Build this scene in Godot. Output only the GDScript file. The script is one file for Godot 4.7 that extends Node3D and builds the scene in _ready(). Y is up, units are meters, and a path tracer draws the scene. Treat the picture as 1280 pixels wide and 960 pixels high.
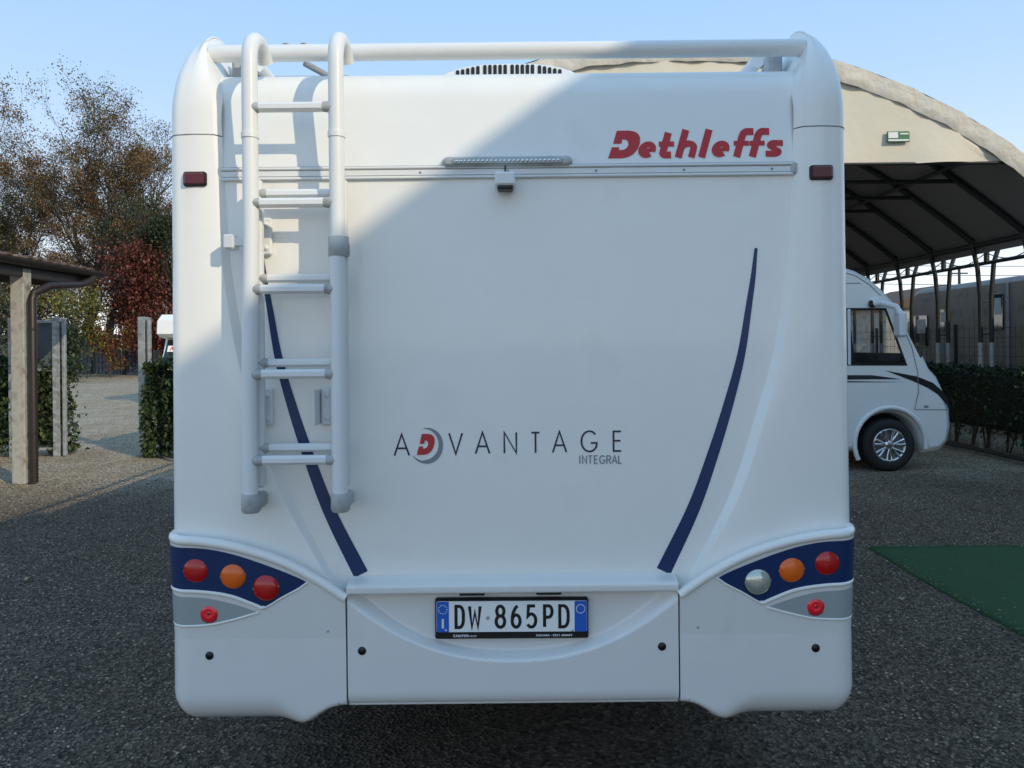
extends Node3D
# A white motorhome seen square from behind in a gravel dealer's yard.

const FOCAL := 961.0       # lens of the camera, in pixels of a 1280 x 960 picture
const EYE := 1.65          # height of the lens
const BACK := 2.63         # distance of the lens from the rear wall (z = 0)
const AXIS := 432.0
const ROLL := 0.0105
var mats := {}
var used := {}
var rng := RandomNumberGenerator.new()

# ------------------------------------------------------------------ places
func at(px: float, py: float, d: float) -> Vector3:
	# a measured place: the point of the photograph at distance d in front of the lens
	var dx := px - 640.0
	var dy := py - AXIS
	return Vector3((dx - ROLL * dy) * d / FOCAL, EYE - (dy + ROLL * dx) * d / FOCAL, BACK - d)

const MX := -0.007
func q(px: float, py: float, z: float) -> Vector3:
	return at(px, py, BACK - z) - Vector3(MX, 0, 0)

# ------------------------------------------------------------------ materials
func noise_tex(freq: float, ramp: Array, size := 512, kind := FastNoiseLite.TYPE_SIMPLEX_SMOOTH, octaves := 4, normal := false, bump := 4.0, sd := 1) -> NoiseTexture2D:
	var n := FastNoiseLite.new()
	n.noise_type = kind
	n.frequency = freq
	n.fractal_octaves = octaves
	n.seed = sd
	if kind == FastNoiseLite.TYPE_CELLULAR:
		n.cellular_return_type = FastNoiseLite.RETURN_CELL_VALUE if not normal else FastNoiseLite.RETURN_DISTANCE
		n.fractal_type = FastNoiseLite.FRACTAL_NONE
	var t := NoiseTexture2D.new()
	t.width = size
	t.height = size
	t.seamless = true
	t.noise = n
	t.as_normal_map = normal
	t.bump_strength = bump
	if ramp.size():
		var g := Gradient.new()
		g.offsets = PackedFloat32Array(range(ramp.size()).map(func(i): return float(i) / (ramp.size() - 1)))
		g.colors = PackedColorArray(ramp)
		t.color_ramp = g
	return t

func lin(r: float, g: float, b: float) -> Color:
	return Color(r, g, b).linear_to_srgb()

func mat(called: String, c: Color, rough: float, metal := 0.0, coat := 0.0) -> StandardMaterial3D:
	var m := StandardMaterial3D.new()
	m.resource_name = called
	m.albedo_color = c
	m.roughness = rough
	m.metallic = metal
	if coat > 0.0:
		m.clearcoat_enabled = true
		m.clearcoat = coat
		m.clearcoat_roughness = 0.06
	mats[called] = m
	return m

func worn(m: StandardMaterial3D, t: Texture2D, scale: float) -> StandardMaterial3D:
	m.albedo_texture = t
	m.uv1_triplanar = true
	m.uv1_world_triplanar = true
	m.uv1_scale = Vector3.ONE * scale
	return m

func grey(a: float) -> Color:
	return Color(a, a, a)

func materials():
	var faint := noise_tex(0.006, [grey(0.975), grey(1.0), grey(0.992), grey(1.0)], 512, FastNoiseLite.TYPE_SIMPLEX_SMOOTH, 5, false, 1, 3)
	var wave := noise_tex(0.004, [], 512, FastNoiseLite.TYPE_SIMPLEX_SMOOTH, 3, true, 2.0, 5)
	var peel := noise_tex(0.06, [], 512, FastNoiseLite.TYPE_SIMPLEX_SMOOTH, 2, true, 1.0, 8)
	var grime := noise_tex(0.012, [grey(0.72), grey(0.95), grey(1.0), grey(0.9)], 512, FastNoiseLite.TYPE_SIMPLEX_SMOOTH, 5, false, 1, 9)
	var m := worn(mat("gelcoat", lin(0.90, 0.88, 0.83), 0.3, 0.0, 0.5), faint, 0.7)
	m.normal_enabled = true; m.normal_texture = wave; m.normal_scale = 0.05
	m = worn(mat("hammered_white", lin(0.88, 0.875, 0.84), 0.36, 0.0, 0.25), faint, 0.9)
	m.normal_enabled = true; m.normal_texture = peel; m.normal_scale = 0.06
	m = worn(mat("bumper_white", lin(0.82, 0.80, 0.76), 0.32, 0.0, 0.5), faint, 0.8)
	mat("alu_white", lin(0.78, 0.79, 0.78), 0.38, 0.0, 0.1)
	mat("alu_rail", lin(0.68, 0.70, 0.70), 0.35, 0.2)
	worn(mat("grey_plastic", lin(0.30, 0.31, 0.31), 0.55), grime, 2.0)
	worn(mat("pale_grey_plastic", lin(0.48, 0.49, 0.48), 0.5), grime, 2.0)
	mat("navy", lin(0.003, 0.026, 0.110), 0.42, 0.0, 0.1)
	mat("silver_panel", lin(0.44, 0.49, 0.49), 0.35, 0.25, 0.3)
	mat("black", lin(0.008, 0.008, 0.009), 0.4)
	mat("matt_black", lin(0.012, 0.012, 0.012), 0.85)
	mat("rubber", lin(0.018, 0.018, 0.018), 0.75)
	mat("ink", lin(0.012, 0.022, 0.045), 0.4)
	mat("logo_red", lin(0.52, 0.024, 0.028), 0.45, 0.0, 0.0)
	mat("logo_grey", lin(0.22, 0.25, 0.29), 0.4)
	mat("chrome", lin(0.75, 0.76, 0.77), 0.15, 1.0)
	mat("lens_red", lin(0.50, 0.004, 0.006), 0.10, 0.0, 0.5)
	mat("lens_amber", lin(0.86, 0.14, 0.008), 0.14, 0.0, 0.3)
	mat("lens_clear", lin(0.55, 0.58, 0.50), 0.10, 0.55, 0.8)
	mat("lens_dark_red", lin(0.10, 0.004, 0.008), 0.35, 0.0, 0.2)
	mat("led_lens", lin(0.34, 0.37, 0.33), 0.14, 0.25, 1.0)
	mat("reflector_red", lin(0.98, 0.012, 0.03), 0.3, 0.0, 1.0)
	mat("plate_white", lin(0.93, 0.93, 0.90), 0.4)
	mat("plate_blue", lin(0.015, 0.12, 0.55), 0.4)
	mat("white_print", lin(0.8, 0.8, 0.8), 0.5)
	m = mat("clear_pane", Color(0.9, 0.95, 0.95, 0.12), 0.04)
	m.transparency = BaseMaterial3D.TRANSPARENCY_ALPHA
	m = mat("smoked_pane", Color(0.10, 0.13, 0.13, 0.16), 0.03)
	m.transparency = BaseMaterial3D.TRANSPARENCY_ALPHA
	mat("dark_glass", lin(0.012, 0.015, 0.016), 0.04, 0.0, 1.0)
	worn(mat("galvanised", lin(0.50, 0.53, 0.54), 0.5, 0.35), noise_tex(0.03, [grey(0.7), grey(0.95), grey(0.8), grey(1.0)], 256, FastNoiseLite.TYPE_CELLULAR, 1, false, 1, 4), 2.0)
	var crease := noise_tex(0.012, [], 512, FastNoiseLite.TYPE_SIMPLEX_SMOOTH, 4, true, 6.0, 12)
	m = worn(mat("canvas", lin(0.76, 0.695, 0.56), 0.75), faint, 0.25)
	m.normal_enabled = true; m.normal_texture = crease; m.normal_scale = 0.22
	mat("canvas_shaded", lin(0.17, 0.175, 0.18), 0.8)  # gloom under the tent roof is put into this dark colour
	m = worn(mat("canvas_band", lin(0.68, 0.63, 0.54), 0.7), faint, 0.6)
	m.normal_enabled = true; m.normal_texture = crease; m.normal_scale = 0.9
	mat("dark_steel", lin(0.03, 0.035, 0.035), 0.55, 0.3)
	worn(mat("bare_steel", lin(0.40, 0.42, 0.42), 0.5, 0.4), grime, 1.0)
	mat("sign_green", lin(0.02, 0.16, 0.07), 0.5)
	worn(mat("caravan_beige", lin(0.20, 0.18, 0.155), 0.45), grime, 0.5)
	worn(mat("brown_metal", lin(0.035, 0.024, 0.019), 0.45, 0.2), grime, 1.0)
	worn(mat("post_paint", lin(0.44, 0.42, 0.37), 0.7), noise_tex(0.008, [Color(0.55, 0.36, 0.2), grey(0.9), grey(1.0), grey(0.86), grey(1.0)], 512, FastNoiseLite.TYPE_SIMPLEX_SMOOTH, 5, false, 1, 21), 0.9)
	worn(mat("terracotta", lin(0.13, 0.075, 0.052), 0.85), grime, 1.5)
	worn(mat("terracotta_pale", lin(0.22, 0.15, 0.11), 0.85), grime, 1.5)
	worn(mat("roof_board", lin(0.06, 0.045, 0.035), 0.8), grime, 1.5)
	worn(mat("fence_panel", lin(0.10, 0.125, 0.15), 0.6, 0.1), grime, 0.3)
	worn(mat("bark", lin(0.085, 0.068, 0.052), 0.9), noise_tex(0.03, [grey(0.5), grey(0.9), grey(1.0)], 256), 1.2)
	worn(mat("render_wall", lin(0.42, 0.39, 0.34), 0.85), grime, 0.2)
	m = mat("leaves", Color.WHITE, 0.6)
	m.vertex_color_use_as_albedo = true
	m.backlight_enabled = true
	m.backlight = Color(0.35, 0.35, 0.25)
	m = mat("stones", Color.WHITE, 0.85)
	m.vertex_color_use_as_albedo = true
	# gravel
	var bits := noise_tex(0.075, [grey(0.25), grey(0.6), grey(0.85), grey(0.5), grey(1.0), grey(0.4), grey(0.75)], 1024, FastNoiseLite.TYPE_CELLULAR, 1, false, 1, 31)
	var bumps := noise_tex(0.075, [], 1024, FastNoiseLite.TYPE_CELLULAR, 1, true, 9.0, 31)
	var patches := noise_tex(0.004, [grey(0.78), grey(1.0), Color(0.92, 0.9, 0.86), grey(1.0), grey(0.84)], 512, FastNoiseLite.TYPE_SIMPLEX_SMOOTH, 5, false, 1, 33)
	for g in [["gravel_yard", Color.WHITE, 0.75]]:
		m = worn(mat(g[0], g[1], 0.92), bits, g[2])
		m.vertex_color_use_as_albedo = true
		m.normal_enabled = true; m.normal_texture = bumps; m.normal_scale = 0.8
		m.detail_enabled = true
		m.detail_blend_mode = BaseMaterial3D.BLEND_MODE_MUL
		m.detail_albedo = patches
		m.detail_uv_layer = BaseMaterial3D.DETAIL_UV_2
		m.uv2_triplanar = true
		m.uv2_world_triplanar = true
		m.uv2_scale = Vector3.ONE * 0.13
	m = worn(mat("turf", lin(0.026, 0.102, 0.031), 0.95), noise_tex(0.2, [grey(0.5), grey(1.0), grey(0.7)], 512, FastNoiseLite.TYPE_SIMPLEX_SMOOTH, 3, false, 1, 40), 2.0)
	m.normal_enabled = true; m.normal_texture = noise_tex(0.2, [], 512, FastNoiseLite.TYPE_SIMPLEX_SMOOTH, 3, true, 8.0, 40); m.normal_scale = 1.0
	mat("hedge_core", lin(0.012, 0.016, 0.008), 0.95)

# ------------------------------------------------------------------ nodes
func numbered(called: String) -> String:
	used[called] = used.get(called, -1) + 1
	return called if used[called] == 0 else "%s_%03d" % [called, used[called]]

func new_st() -> SurfaceTool:
	var st := SurfaceTool.new()
	st.begin(Mesh.PRIMITIVE_TRIANGLES)
	return st

func named(o: Node3D, called: String, parent: Node3D) -> Node3D:
	if parent == null or parent == self:
		o.name = numbered(called)
		add_child(o, true)
	else:
		var n := 0
		for c in parent.get_children():
			if c.name == called or String(c.name).begins_with(called + "_0"):
				n += 1
		o.name = called if n == 0 else "%s_%03d" % [called, n]
		parent.add_child(o, true)
	return o

func mesh_node(called: String, mesh: Mesh, m, parent: Node3D = null) -> MeshInstance3D:
	var o := MeshInstance3D.new()
	o.mesh = mesh
	o.material_override = mats[m] if m is String else m
	named(o, called, parent)
	return o

func obj(called: String, st: SurfaceTool, m, parent: Node3D = null, smooth := true) -> MeshInstance3D:
	if smooth:
		st.generate_normals()
	return mesh_node(called, st.commit(), m, parent)

func thing(called: String, label: String, category: String, where := Vector3.ZERO, group := "") -> Node3D:
	var o := Node3D.new()
	named(o, called, null)
	o.position = where
	tag(o, label, category, group)
	return o

func tag(o: Node3D, label: String, category := "", group := "", kind := "") -> Node3D:
	if label: o.set_meta("label", label)
	if category: o.set_meta("category", category)
	if group: o.set_meta("group", group)
	if kind: o.set_meta("kind", kind)
	return o

# ------------------------------------------------------------------ shapes
func tri(st: SurfaceTool, a: Vector3, b: Vector3, c: Vector3):
	st.add_vertex(a); st.add_vertex(b); st.add_vertex(c)

func quad(st: SurfaceTool, a: Vector3, b: Vector3, c: Vector3, d: Vector3):
	tri(st, a, b, c); tri(st, a, c, d)

func grid(st: SurfaceTool, rows: Array, flip := false, group := 0):
	st.set_smooth_group(group)
	for j in rows.size() - 1:
		var p: PackedVector3Array = rows[j]
		var r: PackedVector3Array = rows[j + 1]
		for i in p.size() - 1:
			if flip:
				quad(st, p[i], r[i], r[i + 1], p[i + 1])
			else:
				quad(st, p[i], p[i + 1], r[i + 1], r[i])

func box(st: SurfaceTool, c: Vector3, s: Vector3, bevel := 0.004, basis := Basis.IDENTITY):
	st.set_smooth_group(-1)
	var h := s * 0.5
	bevel = minf(bevel, minf(h.x, minf(h.y, h.z)) * 0.9)
	var k := h - Vector3.ONE * bevel
	var P := func(x, y, z, face: int) -> Vector3:
		var v := Vector3(x * k.x, y * k.y, z * k.z)
		v[face] = [x, y, z][face] * h[face]
		return c + basis * v
	for f in 3:
		var a := (f + 1) % 3
		var b := (f + 2) % 3
		for s0 in [-1, 1]:
			var pts := []
			for e in [[-1, -1], [1, -1], [1, 1], [-1, 1]]:
				var v := [0, 0, 0]
				v[f] = s0; v[a] = e[0]; v[b] = e[1]
				pts.append(P.call(v[0], v[1], v[2], f))
			if s0 < 0: quad(st, pts[0], pts[1], pts[2], pts[3])
			else: quad(st, pts[3], pts[2], pts[1], pts[0])
	for f in 3:   # edges along axis f
		var a := (f + 1) % 3
		var b := (f + 2) % 3
		for e in [[-1, -1], [1, -1], [1, 1], [-1, 1]]:
			var v0 := [0, 0, 0]
			v0[a] = e[0]; v0[b] = e[1]; v0[f] = -1
			var v1 := v0.duplicate()
			v1[f] = 1
			var p := [P.call(v0[0], v0[1], v0[2], a), P.call(v1[0], v1[1], v1[2], a), P.call(v1[0], v1[1], v1[2], b), P.call(v0[0], v0[1], v0[2], b)]
			if e[0] * e[1] < 0: p.reverse()
			quad(st, p[3], p[2], p[1], p[0])
	for x in [-1, 1]:
		for y in [-1, 1]:
			for z in [-1, 1]:
				var p := [P.call(x, y, z, 0), P.call(x, y, z, 1), P.call(x, y, z, 2)]
				if x * y * z > 0: p.reverse()
				tri(st, p[0], p[1], p[2])

func tube(st: SurfaceTool, pts: Array, r, sides := 10, caps := true, group := 1):
	# a round bar through the points; r is a number or one per point
	st.set_smooth_group(group)
	var n := pts.size()
	var rings := []
	var up := Vector3.UP
	for i in n:
		var t: Vector3 = ((pts[mini(i + 1, n - 1)] - pts[maxi(i - 1, 0)]) as Vector3).normalized()
		if i == 0:
			up = Vector3.RIGHT if absf(t.y) > 0.8 else Vector3.UP
		var side := t.cross(up).normalized()
		up = side.cross(t).normalized()
		var ring := PackedVector3Array()
		var rad: float = r[i] if r is Array else r
		for k in sides + 1:
			var a := TAU * (k % sides) / sides
			ring.append(pts[i] + (side * cos(a) + up * sin(a)) * rad)
		rings.append(ring)
	grid(st, rings, false, group)
	if caps:
		st.set_smooth_group(-1)
		for e in [0, n - 1]:
			for k in sides:
				if e == 0: tri(st, pts[0], rings[0][k + 1], rings[0][k])
				else: tri(st, pts[n - 1], rings[n - 1][k], rings[n - 1][k + 1])

func lathe(st: SurfaceTool, prof: Array, o: Vector3, b := Basis.IDENTITY, seg := 24, group := 0):
	# prof: Vector2(radius, height along the basis' z)
	var rows := []
	for p in prof:
		var row := PackedVector3Array()
		for k in seg + 1:
			var a := TAU * (k % seg) / seg
			row.append(o + b * Vector3(cos(a) * p.x, sin(a) * p.x, p.y))
		rows.append(row)
	grid(st, rows, true, group)

func poly_normals(p: PackedVector2Array) -> PackedVector2Array:
	var out := PackedVector2Array()
	var n := p.size()
	var sgn := -1.0 if Geometry2D.is_polygon_clockwise(p) else 1.0
	for i in n:
		var e0 := (p[i] - p[(i + n - 1) % n]).normalized()
		var e1 := (p[(i + 1) % n] - p[i]).normalized()
		var n0 := Vector2(e0.y, -e0.x)
		var n1 := Vector2(e1.y, -e1.x)
		var m := (n0 + n1)
		m = m.normalized() / maxf(0.45, m.normalized().dot(n0)) if m.length() > 0.01 else n0
		out.append(m * sgn)
	return out

func cap(st: SurfaceTool, p: PackedVector2Array, x: Transform3D, z: float, flip := false):
	st.set_smooth_group(-1)
	var idx := Geometry2D.triangulate_polygon(p)
	for k in range(0, idx.size(), 3):
		var a := x * Vector3(p[idx[k]].x, p[idx[k]].y, z)
		var b := x * Vector3(p[idx[k + 1]].x, p[idx[k + 1]].y, z)
		var c := x * Vector3(p[idx[k + 2]].x, p[idx[k + 2]].y, z)
		var ccw := (b - a).cross(c - a).dot(x.basis.z) > 0.0
		if ccw != flip: tri(st, a, c, b)
		else: tri(st, a, b, c)

func loft(st: SurfaceTool, p: PackedVector2Array, x: Transform3D, sections: Array, caps := true, group := 0):
	# sections: [z, inset] from back to front
	var n := poly_normals(p)
	var rows := []
	for s in sections:
		var row := PackedVector3Array()
		for i in p.size() + 1:
			var k := i % p.size()
			var v: Vector2 = p[k] - n[k] * s[1]
			row.append(x * Vector3(v.x, v.y, s[0]))
		rows.append(row)
	grid(st, rows, Geometry2D.is_polygon_clockwise(p) == false, group)
	if caps:
		for e in [0, sections.size() - 1]:
			var q2 := PackedVector2Array()
			for k in p.size():
				q2.append(p[k] - n[k] * sections[e][1])
			cap(st, q2, x, sections[e][0], e == 0)

func prism(st: SurfaceTool, p: PackedVector2Array, x: Transform3D, depth: float, bevel := 0.0):
	if bevel > 0.0:
		loft(st, p, x, [[0.0, 0.0], [depth - bevel, 0.0], [depth, bevel]], true, -1)
	else:
		loft(st, p, x, [[0.0, 0.0], [depth, 0.0]], true, -1)

func round_rect(w: float, h: float, r: float, seg := 5) -> PackedVector2Array:
	var out := PackedVector2Array()
	for c in [[1, 1, 0], [-1, 1, 1], [-1, -1, 2], [1, -1, 3]]:
		for k in seg + 1:
			var a: float = (c[2] + float(k) / seg) * PI / 2
			out.append(Vector2(c[0] * (w / 2 - r) + cos(a) * r, c[1] * (h / 2 - r) + sin(a) * r))
	return out

func place(v: Vector3) -> Transform3D:
	return Transform3D(Basis.IDENTITY, v)

func ribbon(st: SurfaceTool, pts: PackedVector2Array, w, x: Transform3D, z: float, closed := false):
	# a flat stroke of width w along the points
	st.set_smooth_group(-1)
	var n := pts.size()
	var L := PackedVector3Array()
	var Rr := PackedVector3Array()
	for i in n:
		var a: Vector2 = pts[(i + n - 1) % n] if closed or i > 0 else pts[i]
		var b: Vector2 = pts[(i + 1) % n] if closed or i < n - 1 else pts[i]
		var e0 := (pts[i] - a).normalized() if a != pts[i] else (b - pts[i]).normalized()
		var e1 := (b - pts[i]).normalized() if b != pts[i] else e0
		var n0 := Vector2(-e0.y, e0.x)
		var n1 := Vector2(-e1.y, e1.x)
		var m := n0 + n1
		m = m.normalized() / maxf(0.4, m.normalized().dot(n0)) if m.length() > 0.01 else n0
		var hw: float = (w[i] if w is Array else w) * 0.5
		var u := pts[i] + m * hw
		var v := pts[i] - m * hw
		L.append(x * Vector3(u.x, u.y, z))
		Rr.append(x * Vector3(v.x, v.y, z))
	for i in (n if closed else n - 1):
		var j := (i + 1) % n
		var e := x.basis.z * (i * 0.000015)      # strokes that cross themselves must not lie in one plane
		quad(st, L[i] + e, L[j] + e, Rr[j] + e, Rr[i] + e)

func arc(cx: float, cy: float, rx: float, ry: float, a0: float, a1: float, n := 10) -> Array:
	var out := []
	for k in n + 1:
		var a := deg_to_rad(lerpf(a0, a1, float(k) / n))
		out.append(Vector2(cx + cos(a) * rx, cy + sin(a) * ry))
	return out

# strokes of the drawn letters in a box of width 1 and height 1: [closed, points]
func glyph(ch: String) -> Array:
	match ch:
		"A": return [[false, [Vector2(0, 0), Vector2(0.5, 1), Vector2(1, 0)]], [false, [Vector2(0.18, 0.34), Vector2(0.82, 0.34)]]]
		"V": return [[false, [Vector2(0, 1), Vector2(0.5, 0), Vector2(1, 1)]]]
		"N": return [[false, [Vector2(0, 0), Vector2(0, 1), Vector2(1, 0), Vector2(1, 1)]]]
		"T": return [[false, [Vector2(0, 0.97), Vector2(1, 0.97)]], [false, [Vector2(0.5, 0.95), Vector2(0.5, 0)]]]
		"E": return [[false, [Vector2(1, 0.97), Vector2(0, 0.97), Vector2(0, 0.03), Vector2(1, 0.03)]], [false, [Vector2(0, 0.52), Vector2(0.92, 0.52)]]]
		"I": return [[false, [Vector2(0.5, 0), Vector2(0.5, 1)]]]
		"L": return [[false, [Vector2(0, 1), Vector2(0, 0.03), Vector2(1, 0.03)]]]
		"R": return [[false, [Vector2(0, 0), Vector2(0, 0.97), Vector2(0.55, 0.97)] + arc(0.6, 0.73, 0.36, 0.24, 90, -90) + [Vector2(0.0, 0.49)]], [false, [Vector2(0.5, 0.49), Vector2(1, 0)]]]
		"G": return [[false, arc(0.52, 0.5, 0.5, 0.48, 42, 330, 22) + [Vector2(0.98, 0.42), Vector2(0.6, 0.42)]]]
		"D": return [[true, [Vector2(0, 0), Vector2(0, 1), Vector2(0.45, 1)] + arc(0.45, 0.62, 0.55, 0.38, 80, 0, 7) + arc(0.45, 0.38, 0.55, 0.38, 0, -80, 7) + [Vector2(0.45, 0)]]]
		"W": return [[false, [Vector2(0, 1), Vector2(0.22, 0), Vector2(0.5, 0.72), Vector2(0.78, 0), Vector2(1, 1)]]]
		"P": return [[false, [Vector2(0, 0), Vector2(0, 1), Vector2(0.5, 1)] + arc(0.52, 0.73, 0.48, 0.27, 85, -85, 12) + [Vector2(0, 0.46)]]]
		"8": return [[true, arc(0.5, 0.76, 0.42, 0.24, 0, 345, 22)], [true, arc(0.5, 0.27, 0.5, 0.27, 0, 345, 22)]]
		"6": return [[true, arc(0.5, 0.29, 0.5, 0.29, 0, 345, 22)], [false, arc(1.0, 0.3, 1.0, 0.74, 172, 108, 12)]]
		"5": return [[false, [Vector2(0.92, 1), Vector2(0.14, 1), Vector2(0.06, 0.52)] + arc(0.46, 0.31, 0.52, 0.31, 130, -145, 18)]]
	return []

func letter(st: SurfaceTool, ch: String, o: Vector3, w: float, h: float, stroke: float):
	var k := 0
	for s in glyph(ch):
		var pts := PackedVector2Array()
		for p in s[1]:
			pts.append(Vector2(p.x * w, p.y * h))
		ribbon(st, pts, stroke, place(o), k * 0.0003, s[0])
		k += 1

func text_mesh(txt: String, h: float, w: float, o: Vector3, bold := true, shear := 0.0, weight := 0) -> ArrayMesh:
	# lettering of cap height h fitted to width w, its lower left corner at o
	var f := SystemFont.new()
	f.font_names = PackedStringArray(["Droid Sans"])
	f.font_weight = 700 if bold else 400
	var t := TextMesh.new()
	t.text = txt
	t.font = f
	t.font_size = 64
	t.pixel_size = 0.01
	t.depth = 0.02
	t.curve_step = 1.0
	t.horizontal_alignment = HORIZONTAL_ALIGNMENT_LEFT
	var arr: Array = t.get_mesh_arrays()
	var v: PackedVector3Array = arr[Mesh.ARRAY_VERTEX]
	var lo := v[0]
	var hi := v[0]
	for p in v:
		lo = lo.min(p); hi = hi.max(p)
	for i in v.size():
		var u := (v[i] - lo) / (hi - lo).max(Vector3.ONE * 1e-6)
		var y := u.y * h
		v[i] = o + Vector3(u.x * (w - absf(shear) * h) + shear * y, y, (u.z) * 0.0015)
	arr[Mesh.ARRAY_VERTEX] = v
	arr[Mesh.ARRAY_NORMAL] = null
	arr[Mesh.ARRAY_TANGENT] = null
	var raw := ArrayMesh.new()
	raw.add_surface_from_arrays(Mesh.PRIMITIVE_TRIANGLES, arr)
	var st := new_st()
	st.set_smooth_group(-1)
	var idx: PackedInt32Array = arr[Mesh.ARRAY_INDEX]
	for k in range(0, idx.size(), 3):
		tri(st, v[idx[k]], v[idx[k + 1]], v[idx[k + 2]])
	st.generate_normals()
	return st.commit()

# ------------------------------------------------------------------ tables
func table(raw: Array, z: float, by_y := true) -> Array:
	var out := []
	for r in raw:
		var p := q(r[0], r[1], z)
		out.append(Vector2(p.y, p.x) if by_y else Vector2(p.x, p.y))
	out.sort_custom(func(a, b): return a.x < b.x)
	return out

func look(t: Array, x: float) -> float:
	var n := t.size()
	if x <= t[0].x: return t[0].y
	if x >= t[n - 1].x: return t[n - 1].y
	var i := 0
	while t[i + 1].x < x: i += 1
	var p0: Vector2 = t[maxi(i - 1, 0)]
	var p1: Vector2 = t[i]
	var p2: Vector2 = t[i + 1]
	var p3: Vector2 = t[mini(i + 2, n - 1)]
	var d := p2.x - p1.x
	var s := (p2.y - p1.y) / d
	var m1 := s if i == 0 else (p2.y - p0.y) / (p2.x - p0.x)
	var m2 := s if i == n - 2 else (p3.y - p1.y) / (p3.x - p1.x)
	var t1 := (x - p1.x) / d
	var t2 := t1 * t1
	var t3 := t2 * t1
	return (2 * t3 - 3 * t2 + 1) * p1.y + (t3 - 2 * t2 + t1) * d * m1 + (-2 * t3 + 3 * t2) * p2.y + (t3 - t2) * d * m2

# ------------------------------------------------------------------ scene
func _ready():
	rng.seed = 11
	var cam := Camera3D.new()
	cam.name = "camera"
	cam.projection = Camera3D.PROJECTION_FRUSTUM
	cam.near = 0.1
	cam.far = 900.0
	cam.size = 960.0 / FOCAL * 0.1
	cam.frustum_offset = Vector2(0, -(480.0 - AXIS) / FOCAL * 0.1)
	cam.position = Vector3(0, EYE, BACK)
	cam.rotation = Vector3(0, 0, -ROLL)
	add_child(cam)
	cam.current = true

	var sky := ProceduralSkyMaterial.new()
	sky.sky_top_color = lin(0.25, 0.455, 0.735)
	sky.sky_horizon_color = lin(0.98, 0.98, 0.96)
	sky.sky_curve = 0.125
	sky.ground_bottom_color = lin(0.16, 0.15, 0.14)
	sky.ground_horizon_color = lin(0.3, 0.3, 0.3)
	sky.sun_angle_max = 1.0
	var env := Environment.new()
	env.background_mode = Environment.BG_SKY
	env.sky = Sky.new()
	env.sky.sky_material = sky
	env.background_energy_multiplier = 1.17
	env.tonemap_mode = Environment.TONE_MAPPER_LINEAR
	env.tonemap_exposure = 1.15
	env.ssao_enabled = true
	env.ssil_enabled = true
	env.sdfgi_enabled = true
	var we := WorldEnvironment.new()
	we.name = "environment"
	we.environment = env
	add_child(we)
	var sun := DirectionalLight3D.new()
	sun.name = "sun"
	sun.light_color = Color(1.0, 0.93, 0.80)
	sun.light_energy = 0.74
	sun.light_angular_distance = 0.5
	sun.shadow_enabled = true
	add_child(sun)
	sun.look_at_from_position(Vector3(1.0, 0.72, 1.0), Vector3.ZERO)

	materials()
	ground()
	motorhome()
	tent()
	side_motorhome()
	right_side()
	left_side()
	shade_building()
	trees()
	small_things()

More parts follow.
